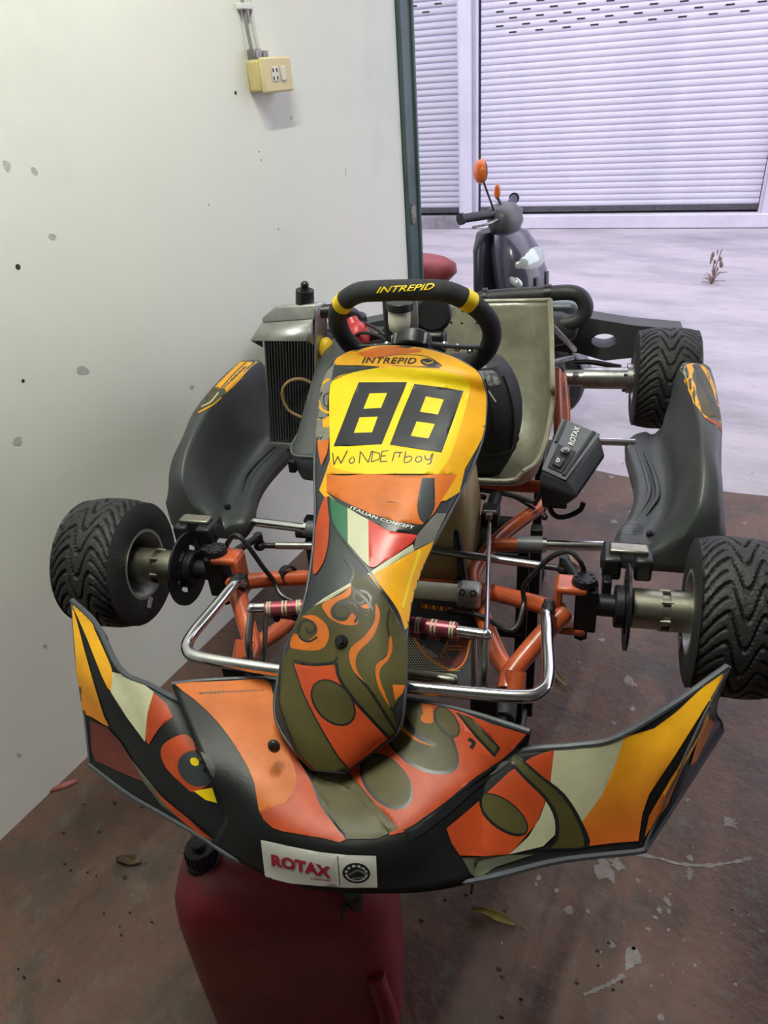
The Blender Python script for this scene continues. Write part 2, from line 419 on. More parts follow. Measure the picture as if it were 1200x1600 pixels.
# marks on the wall
wm = MB()
for px, py, r in ((368, 145, .005), (28, 417, .006), (36, 595, .004), (405, 237, .002), (408, 250, .002), (326, 320, .0018), (435, 358, .0025)):
    p = wx(px, py, WXL); wm.cyl((WXL-.004, p.y, p.z), (WXL+.0006, p.y, p.z), r, n=9)
split_build(wm, 'wall_hole', 'hole', wall)
sm_ = MB()
for px, py, a, b, t in ((82, 370, .012, .007, .7), (53, 266, .009, .010, 1.1), (10, 258, .010, .012, .3), (455, 185, .008, .006, .9), (540, 268, .006, .018, 1.4), (28, 690, .014, .012, 0), (130, 580, .02, .014, 1.2), (70, 1010, .006, .009, .4), (30, 1180, .006, .010, .8), (300, 605, .01, .008, 1.)):
    p = wx(px, py, WXL); n = 9
    q = [(WXL+.0005, p.y+math.cos(2*PI*i/n+t)*a*random.uniform(.6, 1), p.z+math.sin(2*PI*i/n+t*.7)*b*random.uniform(.6, 1.2)) for i in range(n)]
    sm_.add(q, [tuple(range(n))])
defm('scuff', (.56, .575, .53), .8, var=.3, scale=50); split_build(sm_, 'scuff_mark', 'scuff', wall, fix=False)
# worn-through paint on the floor
ch = MB()
def chip(px, py, rw, asp=1., ang=0.):
    p = wz(px, py, 0); n = random.randint(12, 18) if rw > .006 else 8; a0 = random.random()
    ca, sa = math.cos(ang), math.sin(ang); q = []
    for i in range(n):
        t = 2*PI*i/n+a0; r = rw*random.uniform(.45, 1.2); x, y = r*math.cos(t), r*asp*math.sin(t); q.append((p.x+x*ca-y*sa, p.y+x*sa+y*ca, .0008))
    ch.add(q, [tuple(range(n))])
def scrape(P, wd):
    Q = catmull([wz(x, y, 0) for x, y in P], 7); L, Rr = [], []
    for i, p in enumerate(Q):
        d = (Q[min(i+1, len(Q)-1)]-Q[max(i-1, 0)]).normalized(); nn = V((-d.y, d.x, 0)); ww = wd*random.uniform(.35, 1.2)
        L.append(p+nn*ww+V((0, 0, .0008))); Rr.append(p-nn*ww*random.uniform(.5, 1)+V((0, 0, .0008)))
    n = len(L); ch.add(L+Rr, [(i, i+1, n+i+1, n+i) for i in range(n-1)])
scrape([(990, 1334), (1030, 1342), (1060, 1350), (1105, 1353), (1150, 1347), (1174, 1341)], .005)
scrape([(912, 1555), (930, 1548), (958, 1535), (975, 1524)], .005)
for a in ((945, 1358, .022, 1.6, .6), (965, 1350, .02, .8, 0), (985, 1498, .02, 1.5, .2), (990, 1482, .006), (842, 1372, .009), (838, 1381, .006), (888, 1422, .011), (918, 1425, .005), (997, 1375, .009, .7), (1043, 1408, .008, 1.6, .6),
          (1030, 1422, .007), (1046, 1424, .006), (1024, 1434, .006), (1013, 1452, .006), (1045, 1453, .005), (954, 1476, .014, .6, -.6), (1078, 1366, .009, 1.7), (1078, 1341, .009), (1144, 1420, .005), (1190, 1455, .006), (1033, 1590, .01, .6, -.8), (1085, 1508, .004),
          (985, 1066, .018, 1.4, .3), (988, 1108, .008, 1.5), (905, 1035, .007), (940, 1000, .012), (985, 960, .008), (1005, 890, .012), (960, 815, .016), (985, 800, .01), (955, 745, .012), (900, 905, .008), (960, 1130, .008), (1140, 1285, .02, .8), (1075, 1250, .006), (870, 1392, .006), (1110, 830, .012)):
    chip(*a)
for i in range(46): chip(random.uniform(780, 1195), random.uniform(900, 1590), random.uniform(.0015, .004))
for i in range(26): chip(random.uniform(900, 1195), random.uniform(690, 900), random.uniform(.003, .009))
o = ch.build('worn_paint', 'worn_patch', floor, fix=False); o['kind'] = 'stuff'
db = MB(); 
for i in range(40):
    p = wz(random.choice((random.uniform(20, 270), random.uniform(620, 1000))), random.uniform(1250, 1590), 0); db.ell((p.x, p.y, .002), (random.uniform(.002, .006), random.uniform(.002, .004), .002), 6, 4)
o = db.build('floor_grit', 'black', floor, fix=False); o['kind'] = 'stuff'

# ceiling batten lamp (lights the garage)
lt = thing('batten_lamp', 'white fluorescent batten lamp on the garage ceiling', 'lamp', (-.62, .75, 2.96))
MB().box((0, 0, 0), (.09, 1.25, .05)).build('housing', 'white_plastic', lt, bevel=.006)
em = bpy.data.materials.new('tube_glow'); em.use_nodes = True; nt = em.node_tree; nt.nodes.clear()
e_ = nt.nodes.new('ShaderNodeEmission'); e_.inputs[0].default_value = (.98, 1, .88, 1); e_.inputs[1].default_value = LAMP_W; oo = nt.nodes.new('ShaderNodeOutputMaterial'); nt.links.new(e_.outputs[0], oo.inputs[0]); MT['tube_glow'] = em
MB().cyl((0, -.58, -.045), (0, .58, -.045), .018, n=12).build('tube', 'tube_glow', lt)

# ================================================================== THE STREET
st = MB(); n = 24
st.add([(-14, TH-.12, -.012), (14, TH-.12, -.012), (14, 14, -.012), (-14, 14, -.012)], [(0, 1, 2, 3)])
st.add([(-14, TH-.12, -.1), (14, TH-.12, -.1)], [])
struct(st.build('ground', 'street_concrete', fix=False), 'pale grey concrete street outside the garage')
struct(MB().box((-6.5, 2.9, 2.2), (9.85, .12, 4.4)).build('wall_outside', 'wall_plaster'))
FA = math.atan2(.155, 1)
FO = V((-3.274, 7.621, 0)); FR = Matrix.Rotation(FA, 4, 'Z')
def facade(mb, name, m, parent=None, **kw):
    o = mb.build(name, m, None, **kw); o.matrix_world = Matrix.Translation(FO) @ FR
    return o
fw = MB().box((0, .42, 2.2), (14, .2, 4.4)).box((-2.1, .28, 3.2), (4, .3, 1.2)).box((1.6, .28, 3.3), (2.9, .3, 1.2)).box((5, .28, 3.3), (3.3, .3, 1.2))
struct(facade(fw, 'wall_far', 'far_paint'), 'pale lilac shop front wall across the street')
struct(facade(MB().box((3.4, .2, .055), (6.82, .44, .125)), 'trim_2', 'kerb_white', bevel=.008), 'white painted step below the shop shutter')
struct(facade(MB().box((-2.6, .21, .05), (5.18, .44, .13)), 'trim_3', 'base_stone', bevel=.006), 'stained dark stone step below the shop shutter')
def column(name, x0, x1, label):
    c = MB().box(((x0+x1)/2, .10, 1.75), (x1-x0, .2, 3.3)).box((x0-.012, .06, 1.75), (.024, .06, 3.3)).box((x1+.02, .12, 1.75), (.04, .08, 3.3)).box((x1+.05, .08, 1.75), (.02, .06, 3.3))
    return struct(facade(c, name, 'far_paint', bevel=.004), label)
column('trim_4', 0., .115, 'pale lilac pillar between two roller shutters')
column('trim_5', 2.93, 3.08, 'pale lilac guide post at the end of the wide shutter')
def slat_mesh(name, L, m, pitch):
    b = MB(); prof = [(.012, 0), (0, pitch*.08), (-.006, pitch*.35), (-.006, pitch*.65), (0, pitch*.90), (.012, pitch*.99), (.012, pitch)]
    b.add([(0, y, z) for y, z in prof]+[(L, y, z) for y, z in prof], [(i, i+1, 8+i, 7+i) for i in range(6)])
    me = b.build(name, m, None, ang=80); d = me.data; bpy.data.objects.remove(me); return d
def shutter(x0, x1, z0, m, label, pitch=.0565, slots=None, n=44):
    t = thing('roller_shutter', label, 'shutter', FO+FR @ V((x0, .09, 0)), FA)
    me = slat_mesh('slat', x1-x0, m, pitch)
    MB().box(((x1-x0)/2, .0, z0-.022), (x1-x0, .03, .045)).build('bottom_rail', 'steel_paint', t, bevel=.003)
    MB().box(((x1-x0)/2, .05, 1.6), (x1-x0, .03, 3.0)).build('backing', 'hole', t)
    hb = MB(); hb.box((0, 0, 0), (.072, .01, .013)); hm = None
    for i in range(n):
        s = link('slat', me, t, (0, 0, z0+i*pitch))
        if slots and z0+i*pitch > slots and i % 1 == 0:
            for j in range(12):
                x = .18+j*.25+(.125 if i % 2 else 0)
                if x > x1-x0-.1: continue
                if hm is None: h0 = hb.build('vent_slot', 'hole', s, bevel=.003); hm = h0.data; h0.location = (x, -.004, pitch*.5)
                else: link('vent_slot', hm, s, (x, -.004, pitch*.5))
    return t
shutter(.20, 2.90, .185, 'far_paint', 'wide pale lilac roller shutter with rows of vent slots', slots=1.70)
shutter(-2.4, -.03, .185, 'left_shutter_paint', 'blue-grey stained roller shutter beside the pillar', slots=1.93)
shutter(3.14, 5.4, .185, 'far_paint', 'pale lilac roller shutter beyond the guide post')

# ================================================================== THINGS ON THE WALL AND FLOOR
sk = thing('wall_socket', 'yellowed surface-mounted socket box with switch on the white wall', 'socket', (WXL, 1.93, 1.55))
defm('socket_cream', (.62, .52, .24), .4, var=.15, scale=30); defm('socket_face', (.70, .60, .30), .35, var=.1)
MB().box((.022, 0, 0), (.044, .135, .078)).build('back_box', 'socket_cream', sk, bevel=.007)
fp = MB().box((.049, .004, 0), (.012, .142, .086)).build('face_plate', 'socket_face', sk, bevel=.008, seg=3)
MB().box((.056, -.012, .002), (.003, .03, .036)).build('outlet', 'p_white', fp, bevel=.002)
MB().box((.057, .026, .002), (.005, .022, .036)).build('switch', 'p_white', fp, bevel=.003)
hh = MB()
for y in (-.021, -.004):
    for z in (-.008, .011): hh.box((.0577, y, z), (.001, .005, .009))
split_build(hh, 'outlet_hole', 'hole', fp)
gl = MB(); gl.box((.02, -.045, .05), (.03, .03, .026)).box((.02, -.012, .048), (.028, .026, .022)); split_build(gl, 'cable_gland', 'dull_steel', sk, bevel=.003)
pz = [(.012, -.045, .06), (.010, -.052, .15), (.010, -.058, .4), (.010, -.062, 1.45)]
defm('grey_cable', (.24, .25, .23), .5); defm('white_cable', (.62, .63, .58), .5)
MB().tube(pz, .0045, 8, 4).build('cable', 'grey_cable', sk)
MB().tube([(.012, -.014, .055), (.010, -.022, .15), (.010, -.030, .4), (.010, -.036, 1.45)], .0055, 8, 4).build('cable', 'white_cable', sk)
cl = MB(); cl.box((.011, -.05, .16), (.02, .045, .014)); cl.build('cable_clip', 'white_plastic', sk, bevel=.002)

def leaf(pa, pb, wd, curl, m, label, z=.004, stem=True):
    a, b2 = wz(*pa, 0), wz(*pb, 0); d = b2-a; L = d.length; ang = math.atan2(d.y, d.x)
    t = thing('dry_leaf', label, 'leaf', (a.x, a.y, 0), ang)
    n, q = 14, 8; vs = []
    for i in range(n+1):
        s = i/n; w2 = wd*math.sin(PI*min(1, s*.93+.05))**.7
        for j in range(q+1):
            u = -1+2*j/q; th = u*curl
            rr = w2/max(curl, .2); vs.append((s*L, rr*math.sin(th), z+.006*math.sin(s*3)+rr*(1-math.cos(th))+.004*math.sin(s*9+u)))
    mb = MB().add(vs, [(i*(q+1)+j, i*(q+1)+j+1, (i+1)*(q+1)+j+1, (i+1)*(q+1)+j) for i in range(n) for j in range(q)])
    mb.build('blade', m, t, ang=70, solid=.0006)
    if stem: MB().tube([(L*.95, 0, z+.004), (L*1.08, .003, z+.008), (L*1.2, .001, .004)], .0012, 6, 3).build('stem', 'leaf_stem', t)
    return t
defm('leaf_yellow', (.36, .29, .075), .55, col2=(.17, .12, .03), scale=30); defm('leaf_brown', (.12, .07, .03), .6, col2=(.05, .03, .015), scale=30)
defm('leaf_tan', (.42, .30, .16), .55, col2=(.25, .16, .08), scale=30); defm('leaf_stem', (.16, .11, .05), .6)
leaf((738, 1424), (806, 1450), .017, 1.9, 'leaf_yellow', 'long curled yellow leaf on the floor right of the red can')
leaf((858, 1046), (886, 1076), .012, 1.3, 'leaf_tan', 'narrow tan leaf on the floor beside the orange chassis tube')
leaf((182, 1345), (222, 1350), .013, .9, 'leaf_brown', 'small dark shrivelled leaf on the floor near the wall')
leaf((884, 866), (906, 888), .014, 1.0, 'leaf_tan', 'pale dry leaf on the floor below the brake hose')
defm('pink_chip', (.42, .13, .11), .6, var=.3, scale=40)
a = wz(78, 1239, 0); b2 = wz(122, 1222, 0)
pc = MB(); dd = (b2-a); nn = V((-dd.y, dd.x, 0)).normalized()*.006
pc.add([a+V((0, 0, .002)), a+nn+V((0, 0, .005)), b2+nn*.3+V((0, 0, .012)), b2-nn*.4+V((0, 0, .004)), a+dd*.5-nn+V((0, 0, .003)), a+dd*.5+nn*1.3+V((0, 0, .010))], [(0, 4, 5, 1), (4, 3, 2, 5)])
tag(pc.build('paint_flake', 'pink_chip', None, solid=.0012, fix=False), 'pink flake of floor paint curling up at the foot of the wall', 'paint flake')
# dead weed on the street
wp = wz(1112, 441, 0); wd_ = thing('dead_weed', 'dead brown weed growing from the concrete street', 'weed', (wp.x, wp.y, -.012))
sb = MB()
for i in range(22):
    a = random.uniform(0, 2*PI); r = random.uniform(.03, .11); h = random.uniform(.02, .10); sb.tube([(0, 0, 0), (r*.4*math.cos(a), r*.4*math.sin(a), h*.8), (r*math.cos(a), r*math.sin(a), h)], .0022, 5, 3)
defm('weed_brown', (.30, .21, .17), .8, var=.4, scale=20)
sb.build('stems', 'weed_brown', wd_)
lv = MB()
for i in range(16):
    a = random.uniform(0, 2*PI); r = random.uniform(.0, .07); h = random.uniform(.03, .26); lv.ell((r*math.cos(a), r*math.sin(a), h), (.014, .004, .018), 8, 5, Matrix.Rotation(a, 3, 'Z'))
lv.tube([(0, 0, 0), (.01, 0, .12), (.03, .02, .25)], .004, 6, 4); lv.build('dry_leaves', 'weed_brown', wd_)

# red fuel can under the nose
cl_, cr_ = wz(268, 1390, .42), wz(607, 1400, .42)
cu_ = (cr_-cl_); CW = cu_.length; ca_ = math.atan2(cu_.y, cu_.x); cvec = V((-cu_.y, cu_.x, 0)).normalized(); CD = .235
cc = (cl_+cr_)/2+cvec*(CD/2-.06); 
can = thing('fuel_can', 'dark red plastic fuel can on the floor under the kart nose', 'fuel can', (cc.x, cc.y, 0), ca_)
rings = []
for z, sw, sd, r in ((.0, .90, .88, .05), (.012, .97, .96, .06), (.05, 1, 1, .06), (.2, 1.0, 1.0, .06), (.36, 1.0, 1.0, .065), (.41, .985, .98, .07), (.44, .94, .92, .075), (.46, .86, .80, .07), (.472, .70, .6, .05), (.476, .4, .3, .02)):
    rings.append([V((x, y, z)) for x, y in rrect(CW*sw, CD*sd, r, 6)])
MB().loft(rings).build('can_body', 'red_plastic', can, ang=60)
hb = MB()
hb.tube([(CW*.42, -CD*.50+.01, .27), (CW*.47, -CD*.56, .20), (CW*.47, -CD*.58, .10), (CW*.42, -CD*.50+.01, .03)], .016, 10, 5); hb.build('side_grip', 'red_plastic', can)
def canloc(px, py, z): p = wz(px, py, z)-cc; return Matrix.Rotation(-ca_, 3, 'Z') @ V((p.x, p.y, 0))
q = canloc(314, 1330, .49)
cp = MB().cyl((q.x, q.y, .455), (q.x, q.y, .475), .030, .028, 20).cyl((q.x, q.y, .475), (q.x, q.y, .503), .026, .024, 20).cyl((q.x, q.y, .503), (q.x, q.y, .512), .012, .010)
for i in range(20): a = 2*PI*i/20; cp.box((q.x+.0255*math.cos(a), q.y+.0255*math.sin(a), .488), (.003, .003, .022))
cp.build('screw_cap', 'black', can, bevel=.002)
q = canloc(553, 1400, .462)
MB().cyl((q.x, q.y, .43), (q.x, q.y, .468), .014, .013, 14).cyl((q.x, q.y, .468), (q.x, q.y, .476), .017, .015, 14).tube([(q.x-.004, q.y, .45), (q.x-.018, q.y-.02, .455), (q.x-.014, q.y-.028, .44)], .003, 6, 3).build('vent_cap', 'black', can, bevel=.001)
# ================================================================== THE KART
KO = V((0, .5, -.10))
kart = thing('go_kart', 'orange racing kart with number 88 fairing raised on a black trolley', 'go-kart', KT+KR @ KO, KR)
def kp(name, mb, m, parent=None, **kw):
    return mb.build(name, m, parent or kart, offset=KO, **kw)
def kmesh(o): o.location = o.location-KO; return o

# ---------------------------------------------------------------- wheels
def tyre(Ro, W, rim, N):
    """rain tyre, axis along x; grooves are cut into the tread"""
    nt_, nw = 432, 48; vs = []; fs = []
    side = [(-.44, rim), (-.50, rim+.004), (-.515, rim+.25*(Ro-rim)), (-.515, rim+.55*(Ro-rim)), (-.495, rim+.78*(Ro-rim)), (-.47, rim+.90*(Ro-rim))]
    rows = [(a*W, r, None) for a, r in side]
    for j in range(nw+1):
        s = -1+2*j/nw; rows.append((s*W*.445, Ro-.0075*abs(s)**3.0-.001*s*s, s))
    rows += [(-a*W, r, None) for a, r in side[::-1]]
    for (x, r, s) in rows:
        for i in range(nt_):
            th = 2*PI*i/nt_; rr = r
            if s is not None:
                a = abs(s); d = 0
                fv = .6*(1-math.cos(PI*a/.42)) if a < .42 else 1.2-.95*((a-.42)/.58)**1.6
                ph = (th*N/(2*PI)-fv) % 1
                g = min(ph, 1-ph)
                if a < .93: d = max(d, .0055*max(0, min(1, ((.125 if a < .45 else .095)-g)/.05)))
                ph2 = (th*N/(2*PI)-fv+.5) % 1; g2 = min(ph2, 1-ph2)
                if .42 < a < 1.0: d = max(d, .0040*max(0, min(1, (.075-g2)/.04)))
                if .93 <= a: d = max(d, .0035*max(0, min(1, (.12-g)/.05)))
                rr -= d
            vs.append((x, rr*math.sin(th), rr*math.cos(th)))
    m = len(rows)
    for j in range(m-1):
        for i in range(nt_): fs.append((j*nt_+i, j*nt_+(i+1) % nt_, (j+1)*nt_+(i+1) % nt_, (j+1)*nt_+i))
    o = MB().add(vs, fs).build('front_tyre', 'rubber', None, ang=50); d = o.data; bpy.data.objects.remove(o); return d
def rim_mesh(r, W, side):
    """side: direction of the outer face along x"""
    s = side; b = MB()
    prof = [(r+.002, -W*.47), (r+.006, -W*.485), (r+.006, -W*.50), (r-.002, -W*.50), (r-.004, -W*.44), (r-.010, -W*.38), (r-.014, -W*.1), (r-.014, W*.15), (r-.024, W*.20), (.040, W*.23), (.030, W*.22)]
    b.lathe([(a, h*s) for a, h in prof], ax=(1, 0, 0), n=48)
    prof2 = [(.030, W*.26), (r-.02, W*.26), (r-.006, W*.3), (r-.004, W*.46), (r+.006, W*.485), (r+.006, W*.50)]
    b.lathe([(a, h*s) for a, h in prof2], ax=(1, 0, 0), n=48)
    o = b.build('rim', 'aluminium', None); d = o.data; bpy.data.objects.remove(o); return d
RF, WF, RIMF = .128, .128, .066
RB, WB_, RIMB = .140, .165, .066
tf, tb = tyre(RF, WF, RIMF, 18), tyre(RB, WB_, RIMB, 20); tb.name = 'rear_tyre'
fx = .500+WF*.5
for s in (-1, 1):
    o = link('front_tyre', tf, kart, V((s*fx, 0, 0))-KO)
    o.rotation_euler = (math.radians(35 if s > 0 else 8), 0, math.radians(2.0 if s < 0 else -2.5))
    r_ = link('rim', rim_mesh(RIMF, WF, s), o)
    hb = MB().cyl((-s*.085, 0, 0), (s*.035, 0, 0), .033, .031, 24).cyl((s*.035, 0, 0), (s*.05, 0, 0), .036, .03, 24)
    for i in range(3):
        a = 2*PI*i/3+.4; hb.box((s*.03, .045*math.cos(a), .045*math.sin(a)), (.008, .024, .024), Matrix.Rotation(a, 3, 'X')); hb.cyl((s*.018, .048*math.cos(a), .048*math.sin(a)), (s*.042, .048*math.cos(a), .048*math.sin(a)), .006, n=6)
    hb.build('hub', 'black_metal', o)
    wt = MB().box((-s*.066, -.035, -.072), (.002, .022, .012), Matrix.Rotation(.5, 3, 'X')); wt.build('balance_weight', 'p_white', o)
rx = .455+WB_/2
for s in (-1, 1):
    o = link('rear_tyre', tb, kart, V((s*rx, 1.05, .012))-KO); o.rotation_euler = (math.radians(20), 0, 0)
    link('rim', rim_mesh(RIMB, WB_, s), o)
    hb = MB().cyl((-s*.22, 0, 0), (-s*.06, 0, 0), .031, .031, 24).cyl((-s*.075, 0, 0), (s*.05, 0, 0), .036, .034, 24).cyl((-s*.10, 0, 0), (-s*.085, 0, 0), .042, .042, 24)
    for i in range(3): a = 2*PI*i/3; hb.cyl((-s*.11, .034*math.cos(a), .034*math.sin(a)), (s*.04, .034*math.cos(a), .034*math.sin(a)), .005, n=8)
    hb.build('hub', 'steel', o)
ax = MB().cyl((-.50, 1.05, .012), (.50, 1.05, .012), .0235, n=24); kp('rear_axle', ax, 'steel')
ds = MB().lathe([(.045, -.006), (.098, -.006), (.100, 0), (.098, .006), (.045, .006)], (.175, 1.05, .012), (1, 0, 0), 40, close=True); ds.cyl((.15, 1.05, .012), (.20, 1.05, .012), .048, n=20); kp('rear_brake_disc', ds, 'black_metal')
cp = MB().box((.175, 1.00, .095), (.06, .09, .06)); kp('rear_brake_caliper', cp, 'dull_steel', bevel=.006)
bc = MB().box((.245, 1.05, .012), (.03, .10, .10)).cyl((.225, 1.05, .012), (.265, 1.05, .012), .046, n=24); kp('axle_bearing_carrier', bc, 'black_metal', bevel=.006)

# ---------------------------------------------------------------- chassis
CZ = -.07
T = lambda *a: k(*a[:2], z=a[2] if len(a) > 2 else CZ)
def sym(fn):
    fn(-1); fn(1)
def main_rail(s):
    P = [(s*.225, -.150, CZ), (s*.225, -.115, CZ), (s*.200, -.07, CZ), (s*.150, .06, CZ), (s*.132, .12, CZ), (s*.128, .17, CZ), (s*.150, .26, CZ), (s*.185, .34, CZ), (s*.245, .45, CZ), (s*.275, .55, CZ), (s*.275, .80, CZ), (s*.265, .95, CZ+.01), (s*.25, 1.05, CZ+.012), (s*.25, 1.16, CZ+.01)]
    kp('chassis_rail', MB().tube(P, .0155, 14, 5), 'orange_paint')
sym(main_rail)
def front_tube(s):
    a = V((s*.305, -.015, -.01)); b = V((s*.228, -.125, CZ+.01)); mid = V((s*.262, -.075, -.035))
    m = MB().tube([a, mid, b, b+V((s*-.004, -.03, -.01))], .0165, 14, 5)
    m.cyl(b+V((s*.008, -.006, .012)), b+V((s*.008, -.034, -.014)), .0175, n=16)
    kp('yoke_tube', m, 'orange_paint')
    c0 = V((s*.128, .10, CZ+.006)); c1 = V((s*.30, .005, -.025))
    kp('yoke_brace', MB().tube([c0, V((s*.18, .072, CZ+.02)), V((s*.25, .035, -.035)), c1], .0155, 14, 5), 'orange_paint')
sym(front_tube)
def cross(name, y, x0, x1, z=CZ, r=.0155, m='orange_paint'):
    kp(name, MB().cyl((x0, y, z), (x1, y, z), r, n=14), m)
cross('cross_tube', .53, -.27, .27); cross('cross_tube', 1.02, -.25, .25)
cross('cross_tube', .12, -.13, .13, CZ-.012)
def seat_stay(s):
    m = MB().tube([(s*.272, .62, CZ), (s*.262, .72, .02), (s*.250, .86, .10)], .012, 12, 5); kp('seat_support', m, 'orange_paint')
    kp('seat_support', MB().tube([(s*.285, .74, CZ), (s*.278, .86, -.01), (s*.262, .98, .045)], .011, 12, 5), 'orange_paint')
sym(seat_stay)
def stay(a, b): kp('seat_stay', MB().cyl(a, b, .0075, n=10), 'steel')
for s in (1, -1):
    stay((s*.235, .80, .235), (s*.29, 1.02, .105)); stay((s*.235, .78, .15), (s*.285, 1.0, .09))
# lifted steering yokes, kingpins, stub axles, discs, callipers
for s in (-1, 1):
    yk = MB(); yk.box((s*.315, 0, .036), (.052, .045, .014)).box((s*.318, 0, -.05), (.048, .042, .014)).box((s*.294, .0, -.006), (.014, .044, .09)); kp('steering_yoke', yk, 'orange_paint', bevel=.005)
    kpn = MB().cyl((s*.335, 0, -.062), (s*.335, 0, .05), .011, n=16).cyl((s*.335, 0, .043), (s*.335, 0, .054), .021, .019, 24).cyl((s*.335, 0, -.072), (s*.335, 0, -.056), .012, n=6)
    for i in range(8): a = 2*PI*i/8; kpn.cyl((s*.335+.014*math.cos(a), .014*math.sin(a), .054), (s*.335+.014*math.cos(a), .014*math.sin(a), .0555), .003, n=6)
    kp('kingpin', kpn, 'black_metal')
    sa = MB().box((s*.34, 0, -.006), (.036, .036, .085)).cyl((s*.35, 0, 0), (s*.40, 0, 0), .019, n=18).cyl((s*.385, 0, 0), (s*.402, 0, 0), .036, n=24).cyl((s*.40, 0, 0), (s*.52, 0, 0), .0125, n=14); kp('stub_axle', sa, 'black_metal', bevel=.003)
    hub = MB().cyl((s*.414, 0, 0), (s*.458, 0, 0), .0335, .0325, 28).cyl((s*.47, 0, 0), (s*.52, 0, 0), .034, .034, 28).cyl((s*.458, 0, 0), (s*.47, 0, 0), .027, .027, 20)
    for i in range(6): a = 2*PI*i/6; hub.cyl((s*.455, .031*math.cos(a), .031*math.sin(a)), (s*.474, .031*math.cos(a), .031*math.sin(a)), .004, n=8)
    kp('front_hub', hub, 'brass')
    dc = MB(); R0, R1 = .040, .072
    dc.lathe([(.046, -.0022), (R1, -.0022), (R1, .0022), (.046, .0022)], (s*.405, 0, 0), (1, 0, 0), 48, close=True)
    for i in range(6):
        a = 2*PI*i/6+.3; dc.box((s*.405, .040*math.cos(a), .040*math.sin(a)), (.004, .018, .016), Matrix.Rotation(a, 3, 'X'))
    dc.lathe([(.026, -.003), (.037, -.003), (.037, .003), (.026, .003)], (s*.405, 0, 0), (1, 0, 0), 32, close=True)
    kp('brake_disc', dc, 'black_metal')
    cal = MB().box((s*.378, .062, .050), (.030, .062, .042)).box((s*.428, .062, .050), (.028, .058, .042)).cyl((s*.360, .062, .050), (s*.372, .062, .050), .017, n=20)
    c_ = kp('brake_caliper', cal, 'black', bevel=.005)
    kp('caliper_bridge', MB().box((s*.404, .062, .074), (.062, .026, .009)), 'brass', c_, bevel=.003)
    br = MB().box((s*.372, .035, .015), (.014, .05, .05)); kp('caliper_bracket', br, 'black_metal', bevel=.003)
    arm = MB().tube([(s*.335, .01, .018), (s*.318, .06, .016), (s*.300, .105, .014)], .008, 10, 4).cyl((s*.300, .105, -.012), (s*.300, .105, .022), .009, n=12); kp('steering_arm', arm, 'black_metal')
    # tie rod
    e1 = V((s*.300, .105, -.006)); e0 = V((s*.03, .135, -.005))
    d = (e0-e1).normalized()
    tr = kp('tie_rod', MB().cyl(e1+d*.035, e0-d*.02, .0075, n=12), 'steel')
    kp('rod_end', MB().ell(e1, (.013, .013, .011), 14, 8).cyl(e1, e1+d*.04, .006, n=10), 'black', tr)
    # chrome side bar stub, clamp, bar
    z = .0
    kp('side_bar_stub', MB().cyl((s*.150, .252, -.062), (s*.235, .250, -.052), .0145, n=14), 'orange_paint')
    kp('side_bar_clamp', MB().cyl((s*.205, .250, -.054), (s*.255, .250, -.051), .0175, n=18), 'box_grey')
    kp('side_bar', MB().cyl((s*.245, .250, -.052), (s*.42, .272, -.056), .0105, n=16).cyl((s*.252, .251, -.052), (s*.262, .252, -.052), .0155, n=16), 'chrome')
    kp('side_bar', MB().cyl((s*.25, .70, -.025), (s*.45, .71, -.03), .0095, n=14), 'chrome')
# brake hoses
def hose(P, r=.005): kp('brake_hose', MB().tube(P, r, 8, 7), 'black')
hose([k(915, 898, z=.045), k(905, 875, z=.075), k(888, 862, z=.085), k(862, 870, z=.07), k(835, 895, z=.035), k(818, 918, z=.0), k(818, 945, z=-.03), k(800, 985, z=-.045), k(750, 962, z=-.05), k(700, 955, z=-.05)], .0045)
hose([k(352, 862, z=.03), k(355, 850, z=.05), k(368, 836, z=.075), k(385, 850, z=.06), k(410, 885, z=.01), k(428, 908, z=-.03), k(440, 930, z=-.05), k(470, 945, z=-.06)], .0048)
kp('hose_tie', MB().lathe([(.0165, -.008), (.0185, -.008), (.0185, .008), (.0165, .008)], (-.222, .05, -.032), V((.25, -.13, .06)), 20, close=True), 'black')
# front chrome bumper bar (upper hoop) and black lower bar
z0 = .016
P = [(-.276, -.03, .0), (-.278, -.055, .016), (-.283, -.12, z0), (-.289, -.20, z0), (-.279, -.236, z0), (-.245, -.250, z0), (-.12, -.256, z0), (0, -.258, z0), (.12, -.256, z0), (.245, -.250, z0), (.279, -.236, z0), (.289, -.20, z0), (.283, -.12, z0), (.278, -.055, .016), (.276, -.03, 0)]
kp('bumper_bar', MB().tube(P, .0098, 16, 6), 'chrome')
P = [(-.225, -.14, CZ), (-.225, -.22, -.062), (-.20, -.262, -.06), (0, -.268, -.06), (.20, -.262, -.06), (.225, -.22, -.062), (.225, -.14, CZ)]
kp('lower_bumper_bar', MB().tube(P, .0105, 14, 5), 'black_metal')
for s in (-1, 1):
    kp('bumper_clamp', MB().cyl((s*.225, -.185, -.066), (s*.225, -.225, -.064), .019, n=16).box((s*.20, -.235, -.03), (.04, .022, .05)), 'black', bevel=.003)
    kp('bumper_mount', MB().box((s*.280, -.028, .0), (.018, .028, .03)).cyl((s*.28, -.036, .016), (s*.28, -.062, .018), .0115, .0095, 12), 'black', bevel=.003)
